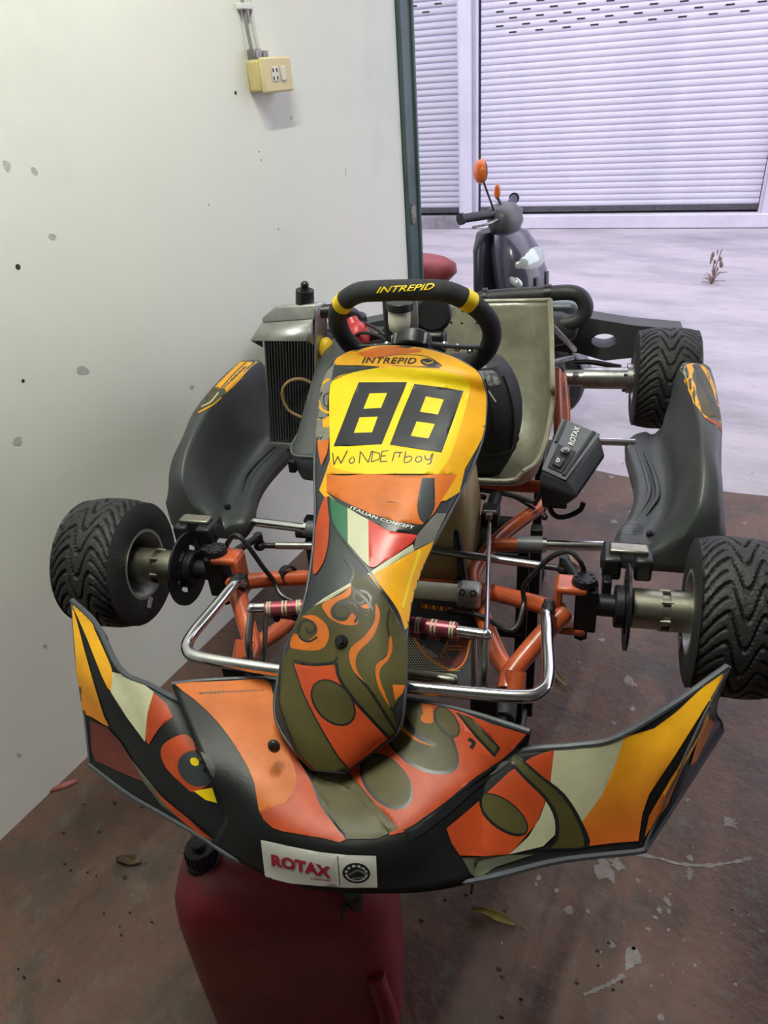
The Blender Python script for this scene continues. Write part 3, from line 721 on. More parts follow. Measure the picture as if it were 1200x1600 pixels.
# floor tray with printed corner
tr = MB(); tv = [(-.195, -.15), (.195, -.15), (.175, -.05), (.140, .08), (.118, .17), (.135, .27), (.20, .42), (-.20, .42), (-.135, .27), (-.118, .17), (-.140, .08), (-.175, -.05)]
nt_ = len(tv); tr.add([(x, y, -.091) for x, y in tv]+[(x, y, -.095) for x, y in tv], [tuple(range(nt_)), tuple(range(2*nt_-1, nt_-1, -1))]+[(i, (i+1) % nt_, nt_+(i+1) % nt_, nt_+i) for i in range(nt_)])
tray = kp('floor_tray', tr, 'tray')
tb_ = bvh_of(tr)
cc4 = crop(600, 880, 4)
dp = []
for i in range(20):
    for j in range(26):
        x = 100+j*15+(7.5 if i % 2 else 0); y = 460+i*11
        if y < 680 and x < 140+(y-440)*1.45 and x < 470: dp.append(('p_pale', cc4([(x, y), (x+5.5, y+4), (x, y+8), (x-5.5, y+4)])))
dp.append(('p_orange', cc4(stroke2([(190, 470), (230, 540), (300, 610), (400, 665), (460, 660), (510, 600), (540, 480)], 12))))
dp.append(('p_darkred', cc4(smooth2([(300, 585), (350, 620), (410, 650), (470, 640), (510, 560), (520, 480), (450, 480), (470, 560), (430, 600), (380, 600)], 3))))
dp.append(('p_orange', cc4(stroke2([(400, 490), (355, 580), (420, 600), (380, 560), (400, 520), (490, 520)], 6, 0))))
dp.append(('p_orange', cc4(stroke2([(400, 540), (490, 545)], 5, 0))))
dp.append(('p_pale', cc4(stroke2([(130, 690), (200, 680), (420, 700), (450, 725), (440, 770), (400, 790), (130, 770)], 14))))
dp.append(('p_olive', cc4(smooth2([(130, 700), (400, 712), (430, 735), (420, 770), (395, 782), (130, 765)], 2))))
for i in range(9):
    x = 230+i*24; dp.append(('p_amber' if i % 2 else 'p_redorange', cc4([(x, 255+i*3), (x+16, 258+i*3), (x+20, 285+i*3), (x+2, 280+i*3)])))
decal('tray_print', tb_, dp, tray, 14, offset=KO)
kp('heel_bar', MB().tube([k(632, 1052, z=-.08), k(700, 1062, z=-.08), k(708, 1064, z=-.085)], .008, 12, 3), 'brass')
# torsion bar and clamps
za = -.035; a = k(640, 921, z=za); b2 = k(755, 933, z=za)
tx = V((-.13, a.y, za)); tbar = kp('torsion_bar', MB().cyl(tx, (b2.x-.03, a.y+.002, za), .0165, n=20), 'cream_plastic')
cm = MB().box((b2.x-.026, a.y, za), (.044, .042, .044)); c_ = kp('torsion_clamp', cm, 'aluminium', bevel=.010, seg=3)
bl = MB()
for dx in (-.036, -.016): bl.lathe([(.0035, .0), (.0035, .003), (.0062, .003), (.0062, 0)], (b2.x+dx, a.y-.017, za+.016), (0, -.7, .7), 14)
split_build(bl, 'clamp_bolt', 'black', c_, offset=KO)
kp('cross_tube', MB().cyl((b2.x-.01, a.y+.003, za), (.15, .085, CZ+.01), .0145, n=14), 'orange_paint')
cmL = MB().box((-.13, a.y, za), (.044, .042, .044)); kp('torsion_clamp', cmL, 'aluminium', bevel=.010, seg=3)
# pedals
def pedal(px0, px1, pxe, s):
    z = .035; p0 = k(*px0, z=z); p1 = k(*px1, z=z); pe = k(*pxe, z=z)
    bar = kp('pedal_bar', MB().cyl(p0, pe, .0088, n=14).ell(pe, (.010, .010, .010), 12, 8), 'chrome')
    d = (p1-p0)
    sl = MB().cyl(p0, p1, .0125, n=16).box((p0+p1)/2+V((0, .004, -.016)), (d.length, .010, .018)); kp('pedal_grip', sl, 'red_anodised', bar, bevel=.002)
    bd = MB()
    for t in (.14, .20, .46, .54, .84, .90): q_ = p0+d*t; bd.cyl(q_, q_+d.normalized()*.003, .0129, n=16)
    split_build(bd, 'grip_band', 'p_pale', bar, offset=KO)
    bs = MB()
    for t in (.3, .72): q_ = p0+d*t+V((0, -.004, -.016)); bs.cyl(q_, q_+V((0, -.005, 0)), .006, n=10)
    split_build(bs, 'grip_bolt', 'black', bar, offset=KO)
    foot = V((pe.x+s*.0, -.185, -.06))
    pl = MB().tube([pe, pe*.5+foot*.5+V((0, -.012, .004)), foot], .0065, 10, 4).tube([pe+V((-s*.020, .01, -.01)), foot+V((-s*.018, .012, 0))], .0045, 8); kp('pedal_leg', pl, 'steel', bar)
    kp('pedal_pivot', MB().cyl(foot+V((-.02, 0, -.006)), foot+V((.02, 0, -.006)), .009, n=12), 'black_metal', bar)
    return pe
pe = pedal((640, 975), (715, 985), (760, 992), 1)
pl_ = pedal((480, 948), (414, 952), (394, 951), -1)
bm = k(765, 808, z=-.005)
kp('brake_rod', MB().tube([pe, pe*.5+bm*.5+V((0, 0, -.003)), bm], .0042, 10, 3), 'chrome')
mc = MB().box(bm+V((.0, .022, -.008)), (.036, .045, .035)).cyl(bm+V((0, .04, -.005)), bm+V((0, .11, -.012)), .014, n=16); mcc = kp('brake_master_cylinder', mc, 'black', bevel=.004)
kp('rod_clevis', MB().box(bm+V((0, -.004, .008)), (.014, .022, .012)).cyl(bm+V((-.014, .0, .012)), bm+V((.014, 0, .012)), .005, n=10), 'steel', mcc, bevel=.002)
hose([bm+V((-.02, .08, .0)), k(745, 770, z=.0), k(742, 735, z=.06), k(738, 715, z=.10)], .006)
hose([bm+V((-.03, .02, -.01)), k(730, 850, z=-.03), k(722, 890, z=-.05), k(712, 915, z=-.05)], .0045)
kp('throttle_cable', MB().tube([k(700, 757, z=-.04), k(740, 764, z=-.035), k(790, 772, z=-.03), k(835, 785, z=-.03)], .0055, 8, 5), 'black')

# translucent tank between the knees, seen behind the fairing
rg = []
for z, w_, d_, cy in ((-.085, .075, .17, .23), (-.075, .085, .19, .23), (.02, .088, .19, .24), (.09, .080, .17, .25), (.13, .065, .14, .26), (.148, .04, .09, .26)):
    rg.append([V((x+.035, y, z)) for x, y in rrect(w_*2, d_, .035, 5, 0, cy)])
tk = kp('fuel_tank', MB().loft(rg), 'tank_plastic', ang=60)
kp('tank_cap', MB().cyl((.035, .26, .145), (.035, .26, .17), .026, .025, 20), 'red_part', tk)

# ---------------------------------------------------------------- nose spoiler
def patch(cols, sub_c=7, sub_r=8):
    rows_ = [catmull(c, sub_r) for c in cols]; m = len(rows_[0]); out = []
    for j in range(m): out.append(catmull([r[j] for r in rows_], sub_c))
    return out
def grid(mb, g):
    n = len(g[0]); b = [p for r in g for p in r]
    mb.add(b, [(i*n+j, i*n+j+1, (i+1)*n+j+1, (i+1)*n+j) for i in range(len(g)-1) for j in range(n-1)])
def C3(*q): return [k(x, y, z=z) for x, y, z in q]
LW = [C3((141, 1195, -.132), (134, 1125, -.08), (121, 1040, -.015), (113, 938, .047)),
      C3((200, 1240, -.134), (186, 1160, -.086), (166, 1080, -.02), (150, 975, .036)),
      C3((255, 1272, -.135), (245, 1215, -.095), (222, 1130, -.045), (188, 1046, .004)),
      C3((312, 1305, -.135), (306, 1262, -.105), (275, 1170, -.055), (236, 1072, -.010)),
      C3((365, 1340, -.136), (360, 1296, -.115), (322, 1200, -.066), (270, 1090, -.022)),
      C3((410, 1352, -.136), (405, 1318, -.12), (372, 1225, -.08), (322, 1112, -.035))]
RW = [C3((680, 1384, -.136), (690, 1340, -.12), (710, 1260, -.085), (770, 1180, -.045)),
      C3((760, 1372, -.136), (765, 1345, -.125), (790, 1255, -.075), (836, 1170, -.020)),
      C3((860, 1347, -.134), (862, 1325, -.122), (878, 1250, -.070), (898, 1165, -.010)),
      C3((930, 1337, -.133), (932, 1312, -.118), (942, 1232, -.058), (960, 1154, -.003)),
      C3((988, 1331, -.132), (992, 1305, -.115), (1020, 1205, -.045), (1050, 1102, .012)),
      C3((1006, 1328, -.131), (1022, 1285, -.105), (1070, 1180, -.035), (1137, 1041, .047))]
HP = [C3((330, 1318, -.135), (352, 1270, -.082), (318, 1190, -.028), (269, 1069, .006)),
      C3((400, 1359, -.135), (404, 1293, -.076), (380, 1190, -.034), (330, 1063, .004)),
      C3((470, 1384, -.135), (475, 1311, -.074), (460, 1200, -.050), (420, 1061, -.012)),
      C3((545, 1394, -.135), (556, 1318, -.076), (545, 1205, -.062), (520, 1072, -.030)),
      C3((640, 1394, -.135), (640, 1303, -.074), (640, 1200, -.048), (625, 1090, -.014)),
      C3((700, 1387, -.135), (708, 1258, -.068), (725, 1192, -.042), (722, 1110, -.002)),
      C3((738, 1377, -.136), (768, 1212, -.058), (798, 1184, -.038), (828, 1143, .005))]
nb = MB(); gL, gR, gH = patch(LW), patch(RW), patch(HP)
grid(nb, gL); grid(nb, gR); grid(nb, gH)
dec_b = MB(); dec_b.v = list(nb.v); dec_b.f = list(nb.f)
# outer return panels of the wings, hump side walls, front lip underside
def strip(mb, A, B): n = len(A); mb.add(list(A)+list(B), [(i, i+1, n+i+1, n+i) for i in range(n-1)])
edgeR = [r[-1] for r in gR]; edgeL = [r[0] for r in gL]
backR = catmull(C3((1128, 1141, -.125), (1126, 1128, -.112), (1117, 1106, -.085), (1138, 1042, .046)), 8)
strip(nb, edgeR, backR); strip(dec_b, edgeR, backR)
backL = [V((-p.x, p.y, p.z)) for p in backR]; strip(nb, edgeL, backL)
hL = [r[0] for r in gH]; hR = [r[-1] for r in gH]
strip(nb, hL, [p+V((.02, .03, -.045)) for p in hL]); strip(nb, hR, [p+V((-.004, .012, -.05)) for p in hR])
for g in (gL, gR, gH):
    bot = g[0]; strip(nb, bot, [p+V((0, .045, -.004)) for p in bot])
nose = kp('nose_spoiler', nb, 'nose_plastic', ang=50, solid=.0035, off=0, fix=False)
# rolled plastic rims along the rear edges
rim_b = MB()
for g in (gL, gR): rim_b.tube(g[-1][:] if g is gR else g[-1], .0048, 8)
rim_b.tube(gH[-1], .0042, 8)
rim_b.tube(edgeR, .003, 8); rim_b.tube(edgeL, .003, 8)
rim_b.tube(gL[0], .0042, 8); rim_b.tube(gR[0], .0045, 8); rim_b.tube(backR, .003, 8)
rim_b.tube([edgeR[0], edgeR[0]*.5+backR[0]*.5, backR[0]], .0045, 8, 5)
kp('nose_rim', rim_b, 'edge_plastic', nose)
nv = bvh_of(dec_b)
c6, c7 = crop(100, 920, 2.1429), crop(560, 1020, 2.)
D = []
def d6(m, P, s=3): D.append((m, c6(smooth2(P, s) if s else P)))
def d7(m, P, s=3): D.append((m, c7(smooth2(P, s) if s else P)))
# left wing
d6('p_flame_left', [(28, 45), (50, 46), (75, 62), (108, 140), (150, 235), (166, 285), (162, 345), (130, 290), (85, 175), (50, 95)], 2)
d6('p_flame_left', [(32, 70), (48, 108), (72, 200), (108, 325), (140, 425), (155, 460), (100, 428), (66, 408), (52, 330), (42, 200)], 2)
d6('p_pale', [(166, 280), (222, 288), (262, 315), (302, 348), (284, 420), (276, 512), (215, 430), (161, 347)], 0)
d6('p_redorange', [(302, 350), (345, 388), (366, 432), (320, 470), (288, 522), (276, 500), (284, 415)], 0)
d6('p_darkred', [(92, 438), (150, 462), (190, 505), (235, 575), (275, 645), (190, 612), (112, 575), (98, 540)], 0)
d6('p_olivegrey', [(190, 510), (235, 575), (330, 690), (400, 755), (478, 815), (430, 795), (330, 722), (275, 650), (235, 580)], 0)
d6('p_redorange', [(300, 665), (345, 705), (420, 765), (505, 838), (470, 828), (400, 775), (330, 705)], 0)
d6('p_redorange', [(338, 520), (395, 490), (430, 505), (462, 560), (495, 640), (440, 680), (400, 652), (352, 605), (330, 560)])
d6('p_slate', ellipse2(447, 603, 66, 54, 40), 0)
d6('p_yellow', ellipse2(440, 580, 16, 12, 40), 0)
d6('p_yellow', [(438, 676), (500, 666), (516, 716), (478, 706)], 0)
# hump
d6('p_orange', [(372, 322), (440, 316), (560, 312), (640, 306), (684, 314), (700, 360), (702, 430), (760, 540), (830, 655), (890, 750), (948, 840), (870, 836), (780, 820), (702, 800), (655, 740), (638, 650), (590, 555), (520, 455), (440, 375)], 2)
d6('p_redorange', [(705, 440), (830, 655), (948, 840), (870, 836), (780, 820), (702, 800), (660, 745), (740, 720), (780, 640), (745, 540)], 2)
d7('p_redorange', [(-120, 390), (0, 320), (110, 250), (115, 215), (125, 150), (200, 145), (300, 176), (420, 222), (528, 252), (522, 285), (440, 342), (300, 450), (160, 556), (100, 572), (60, 520), (-20, 430)], 0)
d6('p_olive', [(832, 655), (868, 738), (948, 840), (1050, 838), (1120, 805), (1040, 720), (950, 610), (900, 610), (850, 600)], 0)
d6('p_black', stroke2([(832, 655), (868, 738), (948, 840)], 9), 0)
d7('p_black', ellipse2(88, 405, 102, 66, 50), 0); d7('p_olive', ellipse2(90, 402, 94, 58, 50), 0)
d7('p_black', [(85, 268), (150, 345), (220, 378), (285, 380), (314, 348), (306, 290), (280, 235), (240, 188), (200, 150), (150, 148), (115, 165), (130, 205), (110, 240)], 3)
d7('p_olive', [(98, 270), (160, 338), (225, 368), (280, 370), (304, 340), (296, 290), (270, 240), (232, 195), (195, 158), (150, 155), (122, 168), (145, 215)], 3)
d7('p_orange', [(200, 160), (232, 172), (236, 205), (232, 222), (205, 220), (196, 205), (205, 190)], 2)
d7('p_black', stroke2([(128, 170), (150, 215), (190, 262), (242, 292)], 16), 0)
d7('p_orange', stroke2([(112, 205), (140, 240), (185, 275), (235, 294)], lambda t: 14*(1-t)+2), 0)
d7('p_black', ellipse2(278, 218, 56, 32, 55), 0); d7('p_olive', ellipse2(279, 216, 50, 26, 55), 0)
d7('p_black', [(305, 186), (355, 203), (445, 295), (425, 326), (365, 262)], 0); d7('p_olive', [(318, 190), (350, 205), (435, 294), (424, 312), (372, 256)], 0)
D.append(('p_black', c7(stroke2([(540, 256), (470, 330), (380, 395), (280, 480), (190, 548), (150, 572)], lambda t: 24+16*t))))
D.append(('p_black', c7(stroke2([(345, 270), (362, 282), (352, 300)], 12))))
# right wing
d7('p_redorange', [(272, 548), (330, 500), (400, 440), (470, 375), (545, 325), (612, 300), (606, 360), (590, 445), (556, 530), (505, 590), (470, 628), (400, 634), (315, 632), (290, 595)], 0)
d7('p_pale', [(612, 300), (690, 283), (770, 266), (826, 262), (800, 345), (760, 440), (694, 530), (640, 470), (596, 430)], 0)
d7('p_pale', [(588, 455), (618, 520), (618, 560), (575, 602), (470, 628), (530, 572), (565, 515)], 0)
d7('p_flame', [(826, 262), (920, 236), (985, 190), (1040, 140), (1100, 86), (1142, 38), (1150, 56), (1062, 200), (985, 320), (905, 440), (884, 500), (872, 585), (790, 592), (708, 602), (692, 532), (760, 440), (800, 345)], 0)
d7('p_black', ellipse2(452, 505, 92, 46, 38), 0); d7('p_olive', ellipse2(454, 503, 85, 39, 38), 0)
d7('p_black', [(465, 330), (500, 322), (570, 380), (645, 440), (700, 530), (718, 604), (610, 612), (560, 612), (606, 585), (612, 520), (580, 455), (520, 395)], 3)
d7('p_olive', [(482, 336), (500, 332), (566, 388), (636, 448), (686, 532), (702, 600), (640, 606), (600, 606), (622, 580), (624, 515), (590, 450), (530, 390)], 3)
d7('p_olivegrey', [(322, 640), (480, 630), (545, 628), (430, 668), (400, 690), (375, 712), (350, 690)], 0)
d7('p_flame', [(1098, 135), (1106, 218), (1050, 335), (1030, 350), (1060, 250)], 0)
d7('p_orange', [(1020, 320), (960, 470), (890, 575), (905, 505), (975, 385)], 0)
D.append(('p_amber', c7(stroke2([(1088, 190), (1040, 290), (950, 440)], 7))))
for i in range(26):   # worn line of print too small to read
    x = 312+i*3.9; y = 1083.5-i*.2; D.append(('p_darkred' if i > 10 else 'p_black', [(x, y), (x+2.6, y-.1), (x+2.9, y+random.uniform(2.2, 3.6)), (x+.3, y+3.2)]))
decal('nose_print', nv, D, nose, 6, .0032, offset=KO)
# oval-logo label on the front band
lab = [('p_white', c6([(665, 836), (760, 858), (860, 878), (950, 888), (1045, 891), (1050, 993), (950, 993), (860, 988), (770, 980), (680, 966)]))]
cx, cy = 980, 945
lab += [('p_ink', c6(ellipse2(cx, cy, 46, 33, 5))), ('p_white', c6(ellipse2(cx, cy, 38, 26, 5))), ('p_ink', c6(ellipse2(cx, cy+1, 31, 22, 5)))]
for i in range(7):
    a = math.radians(180+i*30); lab.append(('p_ink', c6([(cx+36*math.cos(a)-4, cy+25*math.sin(a)-3), (cx+36*math.cos(a)+4, cy+25*math.sin(a)-3), (cx+36*math.cos(a)+4, cy+25*math.sin(a)+3), (cx+36*math.cos(a)-4, cy+25*math.sin(a)+3)])))
lab.append(('p_grey', c6(stroke2([(955, 950), (985, 935), (1012, 950)], 6)))); lab.append(('p_grey', c6(stroke2([(965, 962), (1008, 958)], 5))))
lab.append(('p_ink', c6(stroke2([(918, 892), (926, 986)], 3, 0))))
for i in range(9): x = 487+i*3.5; y = 1368+i*.35; lab.append(('p_logo_red', [(x, y), (x+2.4, y+.2), (x+2.4, y+2.6), (x, y+2.3)]))
lb = decal('front_label', nv, lab, nose, 6, .0044, offset=KO)
tm = MB(); decal_text(nv, tm, 'ROTAX', (100+702/2.1429, 920+918/2.1429), (196/2.1429, 42/2.1429), (-2/2.1429, -38/2.1429), lift=.0054, bold=.05, spacing=1.0)
kp('label_lettering', tm, 'p_logo_red', nose, fix=False)
kp('nose_bolt', MB().ell(k(428, 1166, z=-.002), (.009, .007, .011), 12, 8), 'black', nose)

# ---------------------------------------------------------------- number fairing
FS = [((575, 546), (700, 556), .3495), ((540, 553), (730, 570), .342), ((518, 568), (752, 592), .326), ((505, 600), (759, 622), .294), ((498, 650), (755, 678), .256), ((493, 700), (741, 722), .226), ((492, 750), (722, 765), .199),
      ((493, 805), (692, 822), .170), ((487, 880), (658, 888), .136), ((472, 955), (637, 968), .099), ((443, 1028), (633, 1080), .046), ((430, 1112), (623, 1140), .0), ((455, 1165), (585, 1172), -.024), ((488, 1201), (538, 1206), -.043)]
BU = [.012, .016, .022, .027, .030, .032, .032, .032, .032, .03, .026, .022, .016, .008]
secs = []
Ls = [k(*a, z=z) for a, b_, z in FS]; Rs = [k(*b_, z=z) for a, b_, z in FS]
mid = [(a+b_)/2 for a, b_ in zip(Ls, Rs)]
NU = 26
for i in range(len(FS)):
    tg = (mid[min(i+1, len(FS)-1)]-mid[max(0, i-1)]).normalized(); lat = (Rs[i]-Ls[i]).normalized(); nr = tg.cross(lat).normalized()
    if nr.y > 0: nr = -nr
    row = []
    for j in range(NU+1):
        u = -1+2*j/NU; uu = math.copysign(abs(u)**.9, u)
        row.append(mid[i]+(Rs[i]-mid[i])*uu+nr*BU[i]*(1-abs(u)**3.2))
    secs.append(row)
fb = MB(); gF = [catmull([s_[j] for s_ in secs], 6) for j in range(NU+1)]; gF = [list(r) for r in zip(*gF)]
grid(fb, gF); fv = bvh_of(fb)
# flanges turned back along both sides and the top
sideL, sideR = [r[0] for r in gF], [r[-1] for r in gF]
strip(fb, sideL, [p+V((.010, .022, -.016)) for p in sideL]); strip(fb, sideR, [p+V((-.010, .022, -.016)) for p in sideR])
fair = kp('number_fairing', fb, 'p_slate', ang=50, solid=.003, off=0, fix=False)
er = MB().tube(gF[0], .0035, 8).tube(sideL, .0032, 8).tube(sideR, .0028, 8).tube(gF[-1], .003, 8); kp('fairing_rim', er, 'edge_plastic', fair)
c1, c5 = crop(380, 420, 3.), crop(420, 760, 3.4783)
D = []
def e1(m, P, s=0): D.append((m, c1(smooth2(P, s) if s else P)))
def e5(m, P, s=0): D.append((m, c5(smooth2(P, s) if s else P)))
e1('p_amber', [(430, 445), (470, 408), (560, 378), (700, 366), (850, 382), (980, 420), (1060, 465), (1125, 505), (1155, 565), (1150, 690), (1115, 800), (1035, 940), (945, 1090), (400, 1090), (412, 900), (408, 700), (415, 540)], 3)
e1('p_grey', [(345, 700), (360, 560), (400, 480), (440, 440), (425, 520), (412, 560), (400, 640), (402, 720), (410, 800), (340, 800)], 0)
e1('p_yellow', [(414, 550), (470, 505), (560, 478), (700, 466), (900, 478), (1030, 510), (1062, 540), (1050, 620), (1000, 800), (958, 905), (905, 968), (830, 992), (700, 985), (560, 965), (450, 945), (416, 900), (410, 720)], 3)
e1('p_orange', [(535, 402), (640, 372), (760, 370), (840, 386), (830, 398), (720, 410), (620, 426), (590, 428)], 0)
e1('p_slate', [(432, 456), (640, 463), (520, 484), (455, 505), (418, 528)], 0)
D.append(('p_black', c1(stroke2([(432, 456), (540, 458), (640, 463)], 4)))); D.append(('p_black', c1(stroke2([(640, 463), (520, 486), (418, 530)], 4))))
D.append(('p_black', c1(stroke2([(640, 418), (760, 408), (860, 418), (915, 448), (932, 464)], lambda t: 2+5*t))))
D.append(('p_black', c1(stroke2([(700, 455), (800, 462), (880, 466), (925, 468)], lambda t: 2+5*t))))
e1('p_ink', [(832, 436), (862, 426), (900, 440), (922, 458), (900, 466), (850, 458)], 3)
e1('p_darkred', ellipse2(913, 461, 10, 7, 0))
D.append(('p_amber', c1(stroke2([(845, 440), (868, 450), (892, 440)], 4))))
# vertical lettering fragments on the left flank
D.append(('p_amber', c1(stroke2([(408, 520), (375, 545), (358, 600), (372, 660), (408, 680)], 12))))
D.append(('p_black', c1(stroke2([(408, 585), (386, 600), (386, 640), (408, 655)], 7))))
e1('p_amber', [(352, 697), (408, 697), (408, 712), (352, 712)]); e1('p_amber', [(378, 712), (408, 712), (408, 748), (378, 748)]); e1('p_grey', [(352, 752), (408, 752), (408, 778), (352, 778)]); e1('p_orange', [(355, 805), (408, 805), (398, 870), (372, 928), (358, 860)])
# 88
e1('p_ink', [(545, 537), (771, 535), (651, 829), (428, 838)])
e1('p_ink', [(805, 543), (1033, 576), (929, 866), (689, 831)])
for q_ in ([(595, 590), (677, 588), (648, 658), (566, 662)], [(548, 703), (633, 699), (606, 773), (522, 775)], [(858, 604), (941, 619), (913, 689), (830, 676)], [(815, 721), (899, 733), (869, 801), (787, 789)]): e1('p_yellow', q_)
# hand lettering
HW = [[(424, 868), (430, 925), (448, 885), (462, 918), (492, 858)], [(515, 888), (500, 905), (508, 918), (524, 908), (520, 890), (512, 888)], [(546, 918), (552, 862), (588, 915), (604, 860)], [(610, 862), (602, 912)], [(606, 862), (642, 872), (640, 898), (602, 912)],
      [(652, 862), (644, 910), (676, 908)], [(650, 884), (672, 882)], [(652, 862), (682, 858)], [(700, 908), (712, 866), (738, 868), (732, 890)], [(716, 868), (748, 866)], [(764, 862), (756, 912), (782, 908), (792, 892), (778, 884), (760, 892)],
      [(822, 884), (808, 898), (816, 912), (836, 904), (834, 888), (820, 884)], [(852, 880), (856, 900), (874, 900), (886, 872)], [(890, 870), (878, 918), (862, 922)]]
for s_ in HW:
    if len(s_) > 5: D.append(('p_ink', c1(stroke2(s_, 5.2, 3))))
    else:
        for a_, b_ in zip(s_[:-1], s_[1:]): D.append(('p_ink', c1(stroke2([a_, b_], 5.2, 0))))
# middle band
e5('p_orange', [(322, -60), (1020, -60), (985, 0), (900, 140), (845, 205), (825, 212), (700, 200), (560, 155), (430, 100), (322, 38)])
e5('p_slate', [(835, -40), (895, -40), (896, 100), (888, 135), (845, 206), (818, 175), (808, 110), (822, 20)], 0)
D.append(('p_black', c5(stroke2([(835, -40), (822, 20), (808, 110), (818, 175), (845, 206)], 5)))); D.append(('p_black', c5(stroke2([(896, -40), (897, 80), (888, 135), (845, 206)], 5))))
e5('p_grey', [(905, 150), (960, 150), (890, 300), (780, 350), (800, 270), (850, 210)])
e5('p_black', [(318, 34), (430, 98), (560, 155), (700, 200), (832, 214), (806, 268), (650, 246), (500, 182), (370, 88)])
e5('p_redorange', [(318, 60), (335, 140), (330, 300), (302, 420), (250, 482), (258, 330), (266, 215), (292, 110)], 3)
e5('p_green', [(334, 58), (372, 90), (431, 125), (433, 318), (390, 272), (350, 190)])
e5('p_pale', [(431, 122), (500, 165), (543, 187), (546, 442), (490, 385), (433, 320)])
e5('p_red', [(543, 187), (650, 247), (806, 269), (775, 310), (660, 395), (572, 446), (546, 442)])
e5('p_pale', [(778, 318), (786, 352), (660, 430), (560, 494), (536, 482), (640, 410)])
e5('p_amber', [(548, 494), (660, 432), (786, 354), (890, 300), (850, 440), (800, 620), (770, 760), (725, 790), (692, 690), (652, 620), (595, 555)])
D.append(('p_yellow', c5(stroke2([(815, 350), (765, 500), (720, 660)], 16))))
# lower scrollwork
e5('p_olive', [(388, 372), (440, 440), (520, 500), (600, 570), (680, 690), (745, 825), (760, 1060), (705, 1150), (672, 1200), (690, 1330), (645, 1365), (430, 1530), (350, 1556), (235, 1540), (145, 1430), (62, 1200), (66, 1100), (82, 930), (130, 872), (168, 720), (250, 660), (440, 545), (462, 490), (440, 440)], 0)
D.append(('p_black', c5(stroke2([(330, 60), (345, 190), (400, 285), (530, 440), (600, 545), (690, 680), (735, 810)], 13))))
D.append(('p_black', c5(stroke2([(395, 375), (450, 440), (462, 490), (445, 545), (520, 610), (580, 700), (575, 760), (500, 850), (465, 930), (480, 1020), (560, 1120), (690, 1330)], 14))))
D.append(('p_pale', c5([(250, 655), (300, 615), (447, 528), (450, 545), (330, 620)])))
D.append(('p_orange', c5(smooth2([(300, 640), (400, 590), (448, 548), (440, 600), (370, 632), (338, 680), (360, 725), (420, 735), (458, 692), (488, 748), (420, 756), (350, 728), (312, 688)], 3))))
D.append(('p_black', c5(stroke2([(470, 745), (490, 690), (460, 640), (400, 635), (355, 665), (365, 710), (410, 722), (440, 690), (415, 660), (390, 668)], 13))))
D.append(('p_black', c5(stroke2([(550, 660), (555, 610), (520, 575), (475, 580), (465, 615), (500, 640), (525, 615), (500, 598)], 12))))
D.append(('p_orange', c5([(500, 655), (536, 640), (549, 668), (520, 668)])))
D.append(('p_orange', c5(smooth2([(190, 712), (255, 704), (318, 755), (330, 830), (280, 890), (150, 885), (125, 860), (150, 800), (205, 842), (262, 808), (268, 760), (230, 725)], 3))))
D.append(('p_black', c5(stroke2([(210, 770), (225, 800), (258, 785), (245, 740), (200, 735), (172, 775), (180, 825), (225, 845), (270, 820)], 12))))
D.append(('p_black', c5(stroke2([(140, 950), (240, 968), (350, 960), (380, 930)], 16))))
D.append(('p_orange', c5(smooth2([(582, 640), (603, 690), (592, 760), (560, 830), (492, 900), (475, 960), (492, 1020), (530, 1068), (470, 1012), (443, 940), (450, 880), (520, 820), (572, 745), (580, 690)], 3))))
D.append(('p_black', c5(stroke2([(655, 660), (640, 760), (660, 860), (640, 920), (585, 985), (590, 1060), (640, 1160), (680, 1230)], 10))))
D.append(('p_orange', c5(smooth2([(655, 810), (668, 880), (650, 940), (608, 990), (602, 1040), (625, 1110), (660, 1200), (600, 1100), (580, 1010), (590, 965), (640, 920)], 3))))
D.append(('p_redorange', c5([(140, 962), (250, 980), (360, 972), (385, 1050), (480, 1180), (645, 1362), (430, 1528), (375, 1460), (280, 1300), (195, 1130)])))
D.append(('p_black', c5(stroke2([(140, 962), (195, 1130), (280, 1300), (375, 1460), (430, 1528)], 8)))); D.append(('p_black', c5(stroke2([(372, 960), (392, 1050), (490, 1185), (655, 1365)], 18))))
D.append(('p_black', c5(ellipse2(355, 1175, 145, 100, 48)))); D.append(('p_olive', c5(ellipse2(355, 1173, 135, 90, 48))))
D.append(('p_black', c5(stroke2([(75, 930), (68, 1100), (72, 1200), (160, 1430), (250, 1535)], 12))))
D.append(('p_orange', c5([(668, 1078), (736, 1082), (722, 1125), (684, 1160)])))
decal('fairing_print', fv, D, fair, 5, .0034, offset=KO)
tm = MB(); decal_text(fv, tm, 'INTREPID', (380+560/3, 420+447/3), (255/3, 4/3), (0, -26/3), bold=.012, shear=.35, spacing=1.1, lift=.0046)
kp('fairing_lettering', tm, 'p_black', fair, fix=False)
tm = MB()
txt = 'ITALIAN CONCEPT'; bp = [(p.x, p.y) for p in catmull([V((x, y, 0)) for x, y in c5([(445, 130), (560, 178), (680, 216), (785, 240)])], 14)]
def along(t):
    i = min(int(t*(len(bp)-1)), len(bp)-2); f_ = t*(len(bp)-1)-i; return bp[i][0]*(1-f_)+bp[i+1][0]*f_, bp[i][1]*(1-f_)+bp[i+1][1]*f_
tv_, tfs = text2d(txt, bold=.02, shear=.25, spacing=1.08); tout = []
for x_, y_ in tv_:
    a_ = along(x_*.999); d = kray(a_[0]+.6*y_, a_[1]-5.0*y_).normalized(); loc, nor, *_ = fv.ray_cast(KC, d)
    tout.append(loc+(nor if nor.dot(d) < 0 else -nor)*.0046)
tm.add(tout, tfs)
kp('band_lettering', tm, 'p_white', fair, fix=False)
q = k(536, 1003, z=.078)
loc, nor, *_ = fv.ray_cast(KC, kray(535, 1003).normalized())
